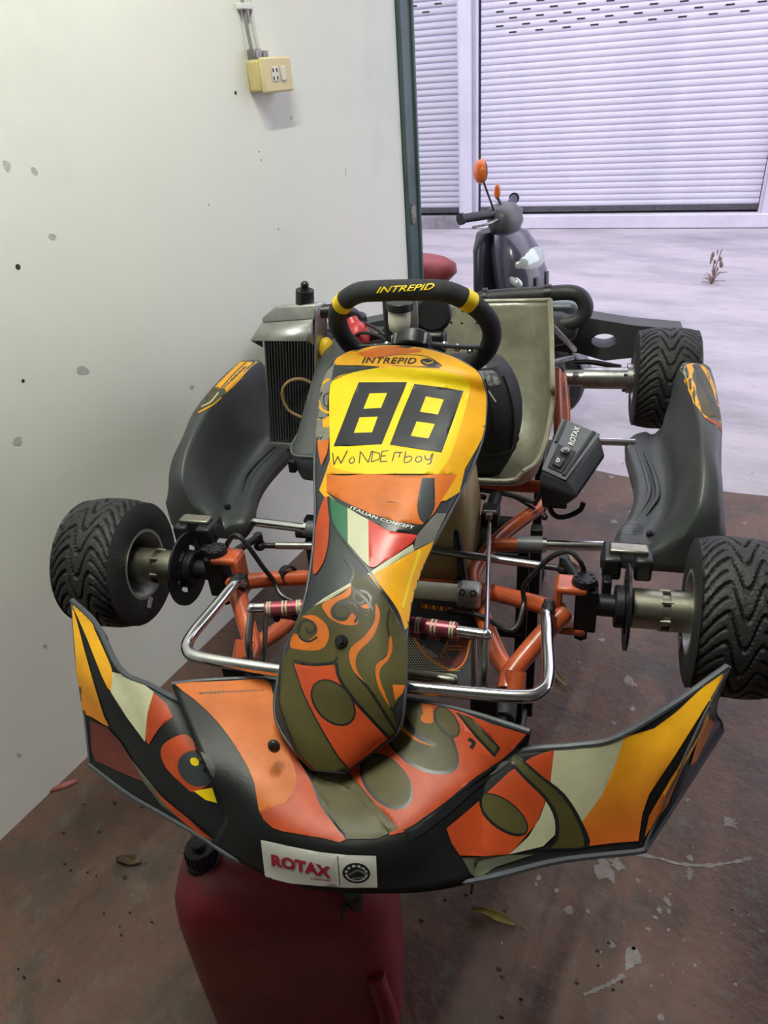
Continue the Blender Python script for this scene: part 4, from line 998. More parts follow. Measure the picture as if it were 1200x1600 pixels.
kp('fairing_bolt', MB().cyl(loc, loc+nor*.008*(1 if nor.y < 0 else -1), .011, .009, 16).cyl(loc, loc+nor*.013*(1 if nor.y < 0 else -1), .006, n=6), 'black_gloss', fair)
kp('fairing_bracket', MB().tube([(0, .24, .31), (0, .30, .28), (0, .36, .22)], .008, 10, 4), 'black_metal')
defm('fin_metal', (.30,.31,.33), .4, metal=.6)
defm('hose_clear', (.45,.28,.13), .3)
defm('pipe_black', (.030,.030,.034), .5, var=.35, scale=14)
defm('can_metal', (.42,.47,.50), .3, metal=.8, var=.2)
# ---------------------------------------------------------------- side pods
ST = [  # y, x_in, floor z, x_floor_out, x_ridge, z_ridge, x_top_out, x_out, z_bottom
    (.222, .425, -.048, .455, .500, -.015, .530, .560, -.070),
    (.228, .402, -.038, .462, .520, .020, .555, .580, -.080),
    (.245, .393, -.032, .470, .533, .060, .572, .590, -.083),
    (.290, .398, -.030, .478, .540, .098, .578, .595, -.085),
    (.350, .420, -.030, .497, .542, .128, .576, .597, -.085),
    (.430, .436, -.030, .510, .545, .150, .588, .606, -.085),
    (.520, .440, -.030, .517, .542, .164, .592, .612, -.085),
    (.620, .432, -.030, .518, .540, .172, .596, .616, -.083),
    (.690, .426, -.030, .518, .538, .172, .598, .616, -.080),
    (.735, .432, -.031, .518, .537, .168, .598, .614, -.078),
    (.775, .446, -.036, .512, .535, .120, .59, .605, -.070),
    (.810, .465, -.045, .515, .537, .050, .57, .59, -.062)]
def pod_rings(s):
    rows_ = []
    for (y, xi, zf, xf, xr, zr, xt, xo, zb) in ST:
        sl = (zr-zf)
        pts = [(xi+.012, zb), (xi+.003, zb+.012), (xi, zf-.010), (xi+.006, zf-.002), (xi+.014, zf), (xi+.35*(xf-xi), zf+.001), (xi+.6*(xf-xi), zf-.006), (xi+.8*(xf-xi), zf-.004), (xf-.004, zf+.003), (xf+.006, zf+.02*min(1, sl/.1)), (xf+.30*(xr-xf), zf+.28*sl), (xf+.68*(xr-xf), zf+.66*sl),
               (xr-.004, zr-.010), (xr, zr-.002), (xr+.005, zr), (xt-.012, zr-.004), (xt, zr-.013), (xt+.35*(xo-xt), zr-.35*(zr+.03)), (xo, -.0 if zr > .05 else zr-.02), (xo, zb+.03), (xo-.01, zb+.006), (xo-.03, zb)]
        rows_.append([V((s*x, y, z)) for x, z in pts])
    n = len(rows_[0]); cols = [catmull([r[j] for r in rows_], 4) for j in range(n)]
    return [list(r) for r in zip(*cols)]
POD = {}
for s in (-1, 1):
    mb = MB().loft(pod_rings(s)); POD[s] = (mb, None)
    pod = kp('side_pod', mb, 'plastic', ang=55); pod['label'] = 'black plastic side pod'; POD[s] = (bvh_of(mb), pod)
    rb = MB()   # moulded beads on the footwell floor
    for dx, y0, y1 in ((.022, .33, .70), (.040, .36, .66)):
        Pp = []
        for i in range(9):
            t = i/8; y = y0+(y1-y0)*t; xi = .393+(.438-.393)*min(1, (y-.245)/.2) if y < .45 else .438-.012*min(1, (y-.45)/.24)
            Pp.append((s*(xi+dx+.012*math.sin(PI*t)), y, -.0295))
        rb.tube(Pp, lambda t: .0045*math.sin(PI*max(.02, min(.98, t)))+.001, 8, 4, flat=.7)
    kp('moulded_bead', rb, 'plastic', pod)
    kp('pod_bolt', MB().cyl((s*.462, .285, -.034), (s*.462, .285, -.026), .008, n=12).cyl((s*.462, .285, -.028), (s*.462, .285, -.024), .004, n=6), 'black_metal', pod)
bv, pod = POD[1]
em_ = [('box_grey', crop(820, 620, 3.529)(ellipse2(587, 722, 74, 38, 6))), ('plastic', crop(820, 620, 3.529)(ellipse2(587, 722, 67, 32, 6)))]
cq = crop(820, 620, 3.529)
for P in ([(545, 735), (560, 712), (600, 710), (570, 722), (610, 724), (590, 738), (548, 736)], [(605, 735), (625, 712), (645, 712), (620, 725), (640, 735)], [(540, 720), (640, 718)]): em_.append(('box_grey', cq(stroke2(P, 5, 0))))
decal('pod_emblem', bv, em_, pod, 6, offset=KO)
cr = crop(700, 420, 2.6087)
D = [('p_amber', cr([(932, 396), (1000, 386), (1034, 386), (1062, 420), (1100, 500), (1122, 600), (1128, 662), (1050, 612), (1000, 545), (962, 460)])),
     ('p_olive', cr([(1006, 388), (1034, 386), (1075, 450), (1105, 520), (1120, 600), (1112, 622), (1060, 606), (1034, 588), (1010, 480)])),
     ('p_slate', cr(stroke2([(1002, 390), (1035, 470), (1090, 570)], 16))), ('p_amber', cr(stroke2([(1030, 388), (1070, 455), (1105, 560)], 12))),
     ('p_pale', cr([(935, 398), (970, 392), (985, 440), (970, 450)])),
     ('p_redorange', cr([(1040, 604), (1118, 628), (1132, 676), (1080, 636)])),
     ('p_redorange', cr(stroke2([(1143, 690), (1148, 800), (1138, 950)], 6)))]
decal('pod_print', bv, D, pod, 6, offset=KO)
bv, pod = POD[-1]; cl2 = crop(230, 500, 4.1379)
D = [('p_olive', cl2([(280, 600), (340, 535), (420, 420), (460, 390), (580, 270), (720, 270), (600, 385), (510, 480), (430, 560), (380, 600)])),
     ('p_amber', cl2([(430, 420), (560, 270), (720, 270), (630, 372), (510, 470), (480, 440)])),
     ('p_slate', cl2(stroke2([(640, 275), (560, 350), (480, 440)], 8))),
     ('p_pale', cl2(stroke2([(460, 470), (410, 530), (350, 560)], 7))), ('p_amber', cl2(stroke2([(480, 500), (420, 550), (330, 600)], 8)))]
decal('pod_print', bv, D, pod, 6, offset=KO)

# ---------------------------------------------------------------- seat
SP = [((.415, .002), .12, .022, .62), ((.455, -.030), .145, .055, .8), ((.52, -.052), .160, .095, .9), ((.62, -.060), .168, .15, 1), ((.72, -.035), .170, .185, 1), ((.785, .035), .168, .20, 1), ((.825, .12), .164, .185, 1), ((.85, .20), .158, .150, 1), ((.872, .282), .150, .125, 1)]
SX = .070
rows_ = []
cpts = [V((SX, a[0][0], a[0][1])) for a in SP]
for i, (c, hw, hh_, q_) in enumerate(SP):
    tg = (cpts[min(i+1, len(SP)-1)]-cpts[max(i-1, 0)]).normalized(); nr = V((0, -tg.z, tg.y))
    row = []
    for j in range(25):
        u = -1+2*j/24; a = abs(u)
        xx = math.copysign(hw*min(1, a/.72)*(1+.04*max(0, a-.72)), u) if a < .72 else math.copysign(hw*(1+.05*(a-.72)/.28), u)
        xx = math.copysign(hw*math.sin(min(1, a/.80)*PI/2), u) if a < .8 else math.copysign(hw*(1+.06*(a-.8)/.2), u)
        hgt = hh_*(max(0, a-.34)/.66)**1.7
        row.append(cpts[i]+V((xx, 0, 0))+nr*hgt)
    rows_.append(row)
gS = [catmull([r[j] for r in rows_], 5) for j in range(25)]; gS = [list(r) for r in zip(*gS)]
sbm = MB(); grid(sbm, gS); seat = kp('seat', sbm, 'fibreglass', ang=60, solid=.004, off=0, fix=False); seat['label'] = 'worn olive-grey fibreglass bucket seat'
loop = [r[-1] for r in gS]+gS[-1][::-1]+[r[0] for r in gS][::-1]+gS[0]
kp('seat_rim', MB().tube([r[-1] for r in gS], .0062, 8).tube(gS[-1], .005, 8).tube([r[0] for r in gS], .0062, 8).tube(gS[0], .006, 8), 'fibreglass_edge', seat)
sv = bvh_of(sbm)
D = [('p_black', ellipse2(x, y, 2.2, 1.8, 0, 10)) for x, y in ((690, 486), (705, 485), (723, 486), (689, 503), (705, 504), (722, 505), (745, 505))]
decal('seat_hole', sv, D, seat, 12, .0028, offset=KO)
# padded black vest lying in the seat
t0 = k(775, 655, y=.50)
pv = thing('padded_vest', 'black quilted padded vest with patterned band lying in the kart seat', 'vest', KT+KR @ V((.085, .56, -.045)), KR)
VO = V((.085, .56, -.045))
rings = []
for i in range(15):
    t = i/14; z = -.045+.285*t; cy = .56-.03*t; w_ = .105*(math.sin(PI*(.16+.74*(1-t)**.9)))**.55; d_ = .085*(math.sin(PI*(.18+.72*(1-t))))**.6
    rings.append([V((.085-.012*t+w_*math.copysign(abs(math.cos(a))**.8, math.cos(a))*(1+.03*math.sin(a*7)), cy+d_*math.copysign(abs(math.sin(a))**.85, math.sin(a)), z)) for a in (2*PI*j/32 for j in range(32))])
vb = MB().loft(rings); vest = vb.build('vest_body', 'grey_fabric', pv, ang=60, offset=VO); vv = bvh_of(vb)
sm2 = MB()
for f_ in (.30, .22): 
    i = int(f_*14); sm2.tube([p*1.0 for p in rings[i]], .003, 6, closed=True)
for a_ in (22, 26, 29): sm2.tube([rings[i][a_]+V((0, -.001, 0)) for i in range(2, 14)], .0025, 6)
split_build(sm2, 'seam_piping', 'black', pv, offset=VO)
D = [('pale_fabric', [(735, 572), (755, 568), (775, 582), (783, 600), (768, 604), (752, 596), (738, 590)]), ('p_white', stroke2([(757, 602), (764, 612), (775, 628)], 2.2))]
decal('patterned_band', vv, D, pv, 6, .0012, offset=VO)

# ---------------------------------------------------------------- battery box with start panel
def frame4(o, u, v_): u = u.normalized(); n_ = u.cross(v_).normalized(); v2 = n_.cross(u); return Matrix((u, v2, n_)).transposed()
bA, bB, bC_ = k(851, 748, z=.070), k(905, 784-8, z=.062), k(872, 664, z=.112)
bD = k(942, 680, z=.10)
bx_ = MB()
top = [k(846, 735, z=.085), k(884, 752, z=.080), k(938, 680, z=.115), k(878, 655, z=.125)]
lowr = [top[0]+V((.004, -.004, -.085)), k(884, 790, z=-.02), k(943, 715, z=.05), top[3]+V((.0, .02, -.10))]
mid_ = [top[0]+V((-.004, -.012, -.022)), top[1]+V((.022, -.014, -.030)), k(946, 712, z=.075), top[3]+V((0, .012, -.02))]
bx_.loft([lowr, mid_, top]); bbx = kp('battery_box', bx_, 'box_dark', bevel=.006, seg=3)
M_ = frame4(top[0], top[1]-top[0], top[3]-top[0]); nB = (top[1]-top[0]).cross(top[3]-top[0]).normalized()
def bt(u, v_, h=0): return top[0]*(1-u)*(1-v_)+top[1]*u*(1-v_)+top[2]*u*v_+top[3]*(1-u)*v_+nB*h
lid = MB().loft([[bt(.0, .0, .0), bt(1, .0, .0), bt(1, 1, 0), bt(0, 1, 0)], [bt(.0, .0, .004), bt(1, .0, .004), bt(1, 1, .004), bt(0, 1, .004)]])
kp('box_lid', lid, 'box_grey', bbx, bevel=.003)
split_build(MB().tube([bt(.12, .52, .005), bt(.12, .97, .005)], .0035, 8).tube([bt(.86, .04, .005), bt(.86, .97, .005)], .004, 8), 'lid_rib', 'box_dark', bbx, offset=KO)
pn = [bt(.2, .06, .005), bt(.76, .06, .005), bt(.76, .50, .005), bt(.2, .50, .005)]
kp('switch_panel', MB().loft([pn, [p+nB*.003 for p in pn]]), 'black', bbx, bevel=.003)
rk = [bt(.34, .10, .008), bt(.64, .10, .008), bt(.64, .27, .008), bt(.34, .27, .008)]
kp('rocker_switch', MB().loft([rk, [p+nB*.006 for p in rk]]), 'box_dark', bbx, bevel=.002)
kq = bt(.52, .40, .008); kp('key_switch', MB().cyl(kq, kq+nB*.008, .010, .009, 20).cyl(kq+nB*.008, kq+nB*.011, .005, n=12), 'steel', bbx)
tm = MB(); uu = (top[1]-top[0]); vv2 = (top[3]-top[0])
text_on(tm, 'ROTAX', bt(.62, .58, .0055), vv2*.36, -uu*.24, nB, bold=.03)
kp('box_lettering', tm, 'p_white', bbx, fix=False); tm = MB(); text_on(tm, 'D', bt(.44, .14, .0155), uu*.13, vv2*.07, nB, bold=.04)
kp('switch_mark', tm, 'p_white', bbx, fix=False)
kp('box_bracket', MB().tube([k(850, 760, z=.0), k(862, 800, z=-.03), k(880, 808, z=-.04), k(905, 798, z=-.03), k(912, 785, z=-.01)], .006, 8, 5).box(k(868, 770, z=.0), (.05, .05, .05)), 'black_metal', bbx, bevel=.003)
split_build(MB().tube([k(836, 788, z=-.04), k(846, 768, z=.02), k(850, 745, z=.05), k(852, 715, z=.07), k(860, 690, z=.05)], .005, 8, 5).tube([k(835, 795, z=-.05), k(800, 775, z=-.04), k(770, 772, z=-.05)], .004, 8, 4), 'wiring_loom', 'black', kart, offset=KO)
kp('cable_toggle', MB().tube([k(851, 795, z=-.01), k(851, 808, z=-.02)], .0018, 6).ell(k(851, 808, z=-.022), (.007, .007, .007), 12, 8), 'black')

# ---------------------------------------------------------------- steering
SWC = V((0, .307, .372)); bt_ = math.radians(40); sn = V((0, math.cos(bt_), math.sin(bt_))); su = V((0, -math.sin(bt_), math.cos(bt_))); sx = V((1, 0, 0))
def sw(x, y, h=0): return SWC+sx*x+su*y+sn*h
pts = []
for a in range(0, 360, 15):
    t = math.radians(a); x, y = .146*math.cos(t), .150*math.sin(t)
    if y > .125: y = .125+(y-.125)*.25
    pts.append(sw(x*1.0, y+.004, -.006*abs(math.sin(t))))
swh = MB().tube(pts, .0180, 14, 3, closed=True); swo = kp('steering_wheel', swh, 'suede', ang=60)
for t0_, t1_ in ((36, 44), (136, 144)):
    pp = []
    for a in range(5):
        t = math.radians(t0_+(t1_-t0_)*a/4); x, y = .146*math.cos(t), .150*math.sin(t)
        if y > .125: y = .125+(y-.125)*.25
        pp.append(sw(x, y+.004, -.006*abs(math.sin(t))))
    kp('yellow_ring', MB().tube(pp, .0187, 14), 'p_yellow', swo)
sp = MB(); dots = MB()
for a in (200, 340, 270):
    t = math.radians(a); sp.tube([sw(.03*math.cos(t), .03*math.sin(t), -.02), sw(.09*math.cos(t), .085*math.sin(t), -.014), sw(.146*math.cos(t), .115*math.sin(t) if a == 90 else .138*math.sin(t), -.004)], .009, 8, 4, flat=.5)
for a in (200, 340): 
    t = math.radians(a)
    for r_ in (.06, .085, .11): dots.cyl(sw(r_*math.cos(t), r_*math.sin(t), -.022), sw(r_*math.cos(t), r_*math.sin(t), -.012), .006, n=12)
split_build(sp, 'wheel_spoke', 'black_metal', swo, offset=KO); split_build(dots, 'spoke_bolt', 'steel', swo, offset=KO)
kp('wheel_boss', MB().cyl(sw(0, 0, -.045), sw(0, 0, -.012), .036, .036, 24).box(sw(0, .0, -.03), (.07, .05, .03), Matrix((sx, su, sn)).transposed()), 'black', swo, bevel=.004)
tm = MB()
swv = bvh_of(swh); decal_text(swv, tm, 'INTREPID', (588, 458), (90, -6), (2, -9), bold=.015, shear=.3, lift=.0015)
kp('wheel_lettering', tm, 'p_yellow', swo, fix=False)
kp('steering_column', MB().cyl(sw(0, 0, -.04), (0, .11, .0), .0105, n=14).cyl(sw(0, 0, -.06), sw(0, 0, -.10), .016, n=14), 'steel')
kp('column_support', MB().tube([(-.12, .10, CZ), (-.05, .24, .18), (0, .235, .20), (.05, .24, .18), (.12, .10, CZ)], .008, 10, 5), 'black_metal')
# lap timer and coolant bottle behind the wheel
dsh = MB().box(k(645, 505, y=.50), (.12, .05, .13)).cyl(k(676, 490, y=.44), k(676, 490, y=.48), .040, n=24).box(k(660, 535, y=.44), (.10, .04, .05)); kp('instrument_box', dsh, 'black', bevel=.008)
c0 = k(624, 518, y=.40); c1_ = k(624, 484, y=.40)
rs = kp('fluid_reservoir', MB().lathe([(.0, 0), (.016, 0), (.021, .006), (.023, .02), (.023, (c1_-c0).length-.004), (.02, (c1_-c0).length)], c0, (c1_-c0), 24), 'cream_plastic')
kp('reservoir_cap', MB().cyl(c1_, c1_+(c1_-c0).normalized()*.016, .0275, .027, 24), 'black', rs, bevel=.002)
kp('reservoir_bracket', MB().box(c0+V((.02, .03, .02)), (.03, .01, .09)).box(c0+V((0, .0, -.02)), (.03, .03, .03)), 'aluminium', rs, bevel=.002)

# ---------------------------------------------------------------- engine (kart's right side) and intake box
E0 = V((-.24, .80, .0))
en = MB().box((-.235, .80, .0), (.17, .20, .15)).cyl((-.235, .90, .06), (-.235, .80, .16), .06, n=24).box((-.235, .78, .12), (.12, .12, .12)); eng = kp('engine_block', en, 'dull_steel', bevel=.012)
cyl_ = MB()
for i in range(6): cyl_.box((-.235, .78, .10+i*.016), (.135, .13, .006))
split_build(cyl_, 'cooling_fin', 'black_metal', eng, bevel=.002, offset=KO)
kp('ignition_coil', MB().ell(k(560, 527, y=.62), (.028, .035, .038), 16, 10).cyl(k(548, 500, y=.64), k(560, 525, y=.62), .018, .022, 14), 'red_part', eng)
kp('cylinder_head', MB().cyl(k(556, 505, y=.70), k(556, 490, y=.70), .03, .026, 18).box(k(580, 530, y=.66), (.06, .05, .05)), 'black', eng, bevel=.004)
kp('coolant_hose', MB().tube([k(497, 487, y=.60), k(530, 486, y=.62), k(552, 492, y=.68), k(560, 505, y=.70)], .0165, 12, 5), 'black', eng)
split_build(MB().tube([k(562, 502, y=.66), k(585, 512, y=.6), k(602, 525, y=.55)], .004, 8, 5).tube([k(545, 530, y=.6), k(568, 520, y=.58), k(598, 528, y=.55), k(612, 545, y=.5)], .004, 8, 5).tube([k(570, 540, y=.6), k(600, 535, y=.55), k(640, 550, y=.5)], .006, 8, 5), 'spark_lead', 'black', eng, offset=KO)
kp('oil_bottle', MB().ell(k(511, 547, y=.60), (.020, .02, .032), 14, 8).cyl(k(511, 560, y=.60), k(511, 572, y=.6), .016, n=12), 'yellow_part', eng)
kp('engine_fitting', MB().box(k(525, 560, y=.62), (.06, .06, .07)).cyl(k(535, 545, y=.6), k(520, 570, y=.6), .02, n=14), 'black', eng, bevel=.005)
# intake silencer: rounded black box
rg = []
for t, px_l, px_r, y_ in ((0, (462, 748), (520, 755), .33), (.08, (449, 728), (520, 735), .325), (.16, (447, 712), (520, 716), .33), (.2, (452, 705), (520, 708), .34), (.5, (466, 655), (525, 660), .40), (.8, (480, 605), (530, 600), .46), (.95, (490, 578), (535, 572), .49), (1, (498, 570), (535, 567), .50)):
    a, b2 = k(*px_l, y=y_), k(*px_r, y=y_); ctr = (a+b2)/2; wv = (b2-a); dpt = V((0, .16, .03))
    rg.append([a*.5+b2*.5+wv*(x)+dpt*(.5+y) for x, y in rrect(1, 1, .28, 5)])
ab = kp('intake_silencer', MB().loft(rg), 'plastic', ang=60)
a = rg[2]; kp('box_seam', MB().tube(a, .003, 8, closed=True), 'box_grey', ab)
kp('box_clip', MB().box(k(457, 728, y=.318), (.016, .012, .03)).box(k(457, 724, y=.312), (.010, .004, .008)), 'black_metal', ab, bevel=.002)

# ---------------------------------------------------------------- radiator
def rad(u, v_, d=0):
    """u across, v up, d forward, on the tilted radiator plane"""
    a0, a1 = k(425, 690, y=.62), k(493, 694, y=.60); b0, b1 = k(415, 500, y=.60), k(494, 494, y=.58)
    p = a0*(1-u)*(1-v_)+a1*u*(1-v_)+b1*u*v_+b0*(1-u)*v_; return p+V((-.25, -.95, .1)).normalized()*d
core = MB().loft([[rad(0, 0, -.035), rad(1, 0, -.035), rad(1, 0, .0), rad(0, 0, 0)], [rad(0, 1, -.035), rad(1, 1, -.035), rad(1, 1, 0), rad(0, 1, 0)]])
rd = kp('radiator', core, 'black_metal', bevel=.002); rd['label'] = 'aluminium radiator with black finned core'
for i in range(16):
    u = .05+.9*i/15; f_ = MB().loft([[rad(u-.006, 0, .0), rad(u+.006, 0, .0), rad(u+.006, 0, .004), rad(u-.006, 0, .004)], [rad(u-.006, .97, .0), rad(u+.006, .97, .0), rad(u+.006, .97, .004), rad(u-.006, .97, .004)]]); kp('core_fin', f_, 'fin_metal', rd)
sd = MB()
for u in (-.03, 1.0): sd.loft([[rad(u, -.02, -.04), rad(u+.04, -.02, -.04), rad(u+.04, -.02, .008), rad(u, -.02, .008)], [rad(u, 1.0, -.04), rad(u+.04, 1.0, -.04), rad(u+.04, 1.0, .008), rad(u, 1.0, .008)]])
sd.loft([[rad(-.03, -.05, -.04), rad(1.04, -.05, -.04), rad(1.04, -.05, .01), rad(-.03, -.05, .01)], [rad(-.03, 0, -.04), rad(1.04, 0, -.04), rad(1.04, 0, .01), rad(-.03, 0, .01)]])
kp('radiator_frame', sd, 'aluminium', rd, bevel=.002)
hd = MB().loft([[rad(-.02, .98, -.045), rad(1.04, .98, -.045), rad(1.04, .98, .012), rad(-.02, .98, .012)], [rad(-.02, 1.02, -.045), rad(1.04, 1.02, -.045), rad(1.04, 1.02, .012), rad(-.02, 1.02, .012)], [rad(.22, 1.095, -.04), rad(1.0, 1.085, -.04), rad(1.0, 1.085, .006), rad(.22, 1.095, .006)]])
kp('header_tank', hd, 'aluminium', rd, bevel=.004)
# shroud flap that leans forward under the header tank
tl, tr_, bl_, br_ = rad(-.02, .985, .014), rad(1.0, .985, .014), k(391, 532, y=.55), k(478, 533, y=.53)
sf = MB().add([tl, tr_, br_, bl_], [(0, 1, 2, 3)]).add([tr_, rad(1.02, .80, .012), br_], [(0, 1, 2)]).add([tl, bl_, rad(-.03, .80, .012)], [(0, 1, 2)])
kp('shroud_flap', sf, 'aluminium', rd, solid=.0018, fix=False)
cpt = rad(.70, 1.09, -.018); upv = (rad(.7, 1.1)-rad(.7, 1.0)).normalized()
kp('filler_cap', MB().cyl(cpt, cpt+upv*.032, .022, .0215, 20).cyl(cpt+upv*.032, cpt+upv*.038, .011, .010, 12).ell(cpt+upv*.044, (.010, .010, .009), 12, 8), 'black', rd)
kp('overflow_hose', MB().tube([k(470, 652, y=.585), k(450, 640, y=.575), k(441, 615, y=.57), k(450, 597, y=.57), k(470, 592, y=.575), k(490, 600, y=.58)], .0042, 8, 6), 'hose_clear', rd)

# ---------------------------------------------------------------- exhaust, rear bumper
YP = 1.18
kp('exhaust_pipe', MB().tube([k(745, 470, y=YP), k(757, 466, y=YP), k(800, 462, y=YP), k(852, 459, y=YP), k(890, 457, y=YP), k(908, 464, y=YP), k(915, 481, y=YP), k(906, 498, y=YP), k(880, 506, y=YP), k(840, 508, y=YP)], lambda t: .0225 if t > .5 else .0225, 16, 6), 'pipe_black')
ep = bpy.data.objects.get('exhaust_pipe')
c0, c1_ = k(757, 466, y=YP), k(752, 467, y=YP)
kp('pipe_collar', MB().cyl(k(754, 466, y=YP), k(761, 466, y=YP), .030, n=20), 'black_metal', ep); kp('pipe_collar', MB().cyl(k(850, 459, y=YP), k(862, 458, y=YP), .0255, n=20), 'black_metal', ep)
kp('pipe_spring', MB().tube([k(848, 450, y=YP), k(858, 447, y=YP), k(868, 449, y=YP)], .004, 8, 3), 'dull_steel', ep)
kp('silencer_can', MB().lathe([(.0, 0), (.035, .0), (.046, .012), (.048, .03), (.048, .26), (.046, .275), (.03, .29), (0, .29)], k(905, 489, y=YP+.09), V((-1, -.05, .0)), 28), 'can_metal')
kp('resonator', MB().lathe([(.0, 0), (.03, .01), (.05, .05), (.055, .10), (.055, .2), (.03, .26)], k(905, 512, y=YP+.02), V((-1, 0, -.05)), 24), 'pipe_black')
# rear bumper: plastic beam with an oval opening on each side
def rbx(s):
    YB = 1.27; out = []
    cx_, cz = s*.375, .055
    outer = [(s*.12, .118), (s*.22, .128), (s*.33, .122), (s*.455, .10), (s*.60, .085), (s*.61, .02), (s*.48, .0), (s*.38, -.012), (s*.30, .012), (s*.22, .020), (s*.12, .02)]
    hole = [(cx_+.038*math.cos(2*PI*i/20)*1.0, .052+.022*math.sin(2*PI*i/20)) for i in range(20)]
    ov, oe, of, *_ = delaunay_2d_cdt([V(p) for p in outer+hole], [(i, (i+1) % len(outer)) for i in range(len(outer))]+[(len(outer)+i, len(outer)+(i+1) % 20) for i in range(20)], [], 1, 1e-6)
    mb = MB(); keep = []
    for f_ in of:
        cx2 = sum(ov[i].x for i in f_)/3; cz2 = sum(ov[i].y for i in f_)/3
        if pip(cx2, cz2, outer) and not pip(cx2, cz2, hole): keep.append(f_)
    n = len(ov); mb.add([(p.x, YB, p.y) for p in ov]+[(p.x, YB+.09, p.y) for p in ov], [tuple(f_) for f_ in keep]+[tuple(i+n for i in f_[::-1]) for f_ in keep])
    for L_ in (outer, hole):
        m_ = len(L_); mb.add([(x, YB, z) for x, z in L_]+[(x, YB+.09, z) for x, z in L_], [(i, (i+1) % m_, m_+(i+1) % m_, m_+i) for i in range(m_)])
    return mb
rbp = MB().box((0, 1.315, .07), (.26, .09, .09)); RBO = kp('rear_bumper', rbp, 'plastic', bevel=.008)
for s in (-1, 1): kp('bumper_half', rbx(s), 'plastic', RBO, ang=50)
split_build(MB().tube([k(898, 566, y=1.24), k(925, 566, y=1.24), k(970, 574, y=1.24)], .008, 10, 4).tube([(-.25, 1.16, -.06), (-.2, 1.24, .03), (0, 1.25, .03), (.2, 1.24, .03), (.25, 1.16, -.06)], .010, 10, 5), 'bumper_tube', 'black_metal', kart, offset=KO)

# ================================================================== TROLLEY
MT['trolley'] = MT['black_metal']
TRO = KT+KR @ V((-.05, .62, 0)); TRO.z = 0
trl = thing('kart_trolley', 'black tubular steel trolley carrying the kart', 'trolley', TRO)
def tw(x, y, z): p = KT+KR @ V((x, y, z)); return p-TRO
zb = -.1092
for y in (.32, .92):
    a, b2 = tw(-.314, y, zb), tw(.222, y, zb)
    d = (b2-a).normalized()
    m = MB().lathe([(.0135, 0), (.0135, (b2-a).length), (.0105, (b2-a).length), (.0105, 0)], a, d, 20, close=True); m.build('cross_bar', 'black_metal', trl)
def post(x, y, ztop, name='post', sz=.026):
    t_ = tw(x, y, ztop); MB().box((t_.x, t_.y, (t_.z+.075)/2), (sz, sz, t_.z-.075), Matrix.Rotation(math.radians(14.1), 3, 'Z')).build(name, 'black_metal', trl, bevel=.002)
    return t_
feet = []
for x in (-.28, .213):
    for y in (.32, .92): feet.append(post(x, y, zb-.0145))
feet.append(None)
q_ = post(.236, .375, -.0875); post(-.30, .375, -.10)
tubes = MB()
for x in (-.28, .213):
    p0, p1 = tw(x, .10, -.6), tw(x, 1.05, -.6); tubes.cyl((p0.x, p0.y, .10), (p1.x, p1.y, .10), .016, n=12)
for y in (.10, 1.05):
    p0, p1 = tw(-.28, y, -.6), tw(.213, y, -.6); tubes.cyl((p0.x, p0.y, .10), (p1.x, p1.y, .10), .016, n=12)
p0, p1 = tw(-.28, .32, -.35), tw(.213, .32, -.35); tubes.cyl(p0, p1, .011, n=12)
split_build(tubes, 'frame_tube', 'black_metal', trl)
for x in (-.28, .213):
    for y in (.10, 1.05):
        p0 = tw(x, y, -.6)
        c = MB().cyl((p0.x-.016, p0.y, .042), (p0.x+.016, p0.y, .042), .042, n=24); cs = c.build('caster', 'rubber', trl, bevel=.004)
        MB().box((p0.x-.022, p0.y, .062), (.004, .03, .06)).box((p0.x+.022, p0.y, .062), (.004, .03, .06)).box((p0.x, p0.y, .09), (.05, .04, .006)).build('caster_fork', 'dull_steel', cs)

# ================================================================== SCOOTER OUTSIDE
for n_, c_ in (('scooter_body', (.075, .070, .11)),): defm(n_, c_, .22, coat=.5, var=.2, scale=6)
defm('scooter_black', (.022, .024, .038), .4, var=.3); defm('scooter_red', (.36, .055, .06), .5, var=.2); defm('scooter_orange', (.80, .17, .02), .3); defm('lens', (.55, .62, .60), .08, metal=.35); defm('scooter_grey', (.10, .105, .115), .35, var=.2)
hb_ = wz(790, 332, .95); sh = V((1, -.10, 0)).normalized(); sa_ = math.atan2(sh.y, sh.x)
scq = thing('scooter', 'dark violet motor scooter with red seat and orange mirror parked outside the door', 'scooter', (hb_.x, hb_.y, -.012), sa_); scq.scale = (.95, .95, .95)
S = lambda name, mb, m, p=None, **kw: mb.build(name, m, p or scq, **kw)
def oval(x, w_, d, z, n=20, px_=.8): return [V((x+d*math.copysign(abs(math.cos(2*PI*i/n))**px_, math.cos(2*PI*i/n)), w_*math.copysign(abs(math.sin(2*PI*i/n))**px_, math.sin(2*PI*i/n)), z)) for i in range(n)]
# front fairing: swells forward around the headlight, black leg shield behind it
ff = S('front_fairing', MB().loft([oval(.10, .10, .06, .40), oval(.11, .125, .08, .5), oval(.105, .15, .10, .62), oval(.085, .155, .115, .74), oval(.055, .135, .10, .85), oval(.03, .10, .07, .925), oval(.02, .05, .03, .945)]), 'scooter_body', ang=60)
S('leg_shield', MB().loft([oval(-.02, .20, .03, .34), oval(-.03, .21, .035, .5), oval(-.055, .20, .04, .7), oval(-.075, .16, .045, .86), oval(-.085, .10, .04, .93)]), 'scooter_black', ang=60)
S('headlight', MB().ell((.105, .0, .79), (.088, .138, .075), 20, 12, Matrix.Rotation(math.radians(-25), 3, 'Y')), 'lens', ff)
for s in (-1, 1): S('side_light', MB().ell((.09, s*.118, .75), (.085, .030, .028), 16, 10, Matrix.Rotation(math.radians(s*22), 3, 'Z') @ Matrix.Rotation(math.radians(25), 3, 'Y')), 'lens', ff)
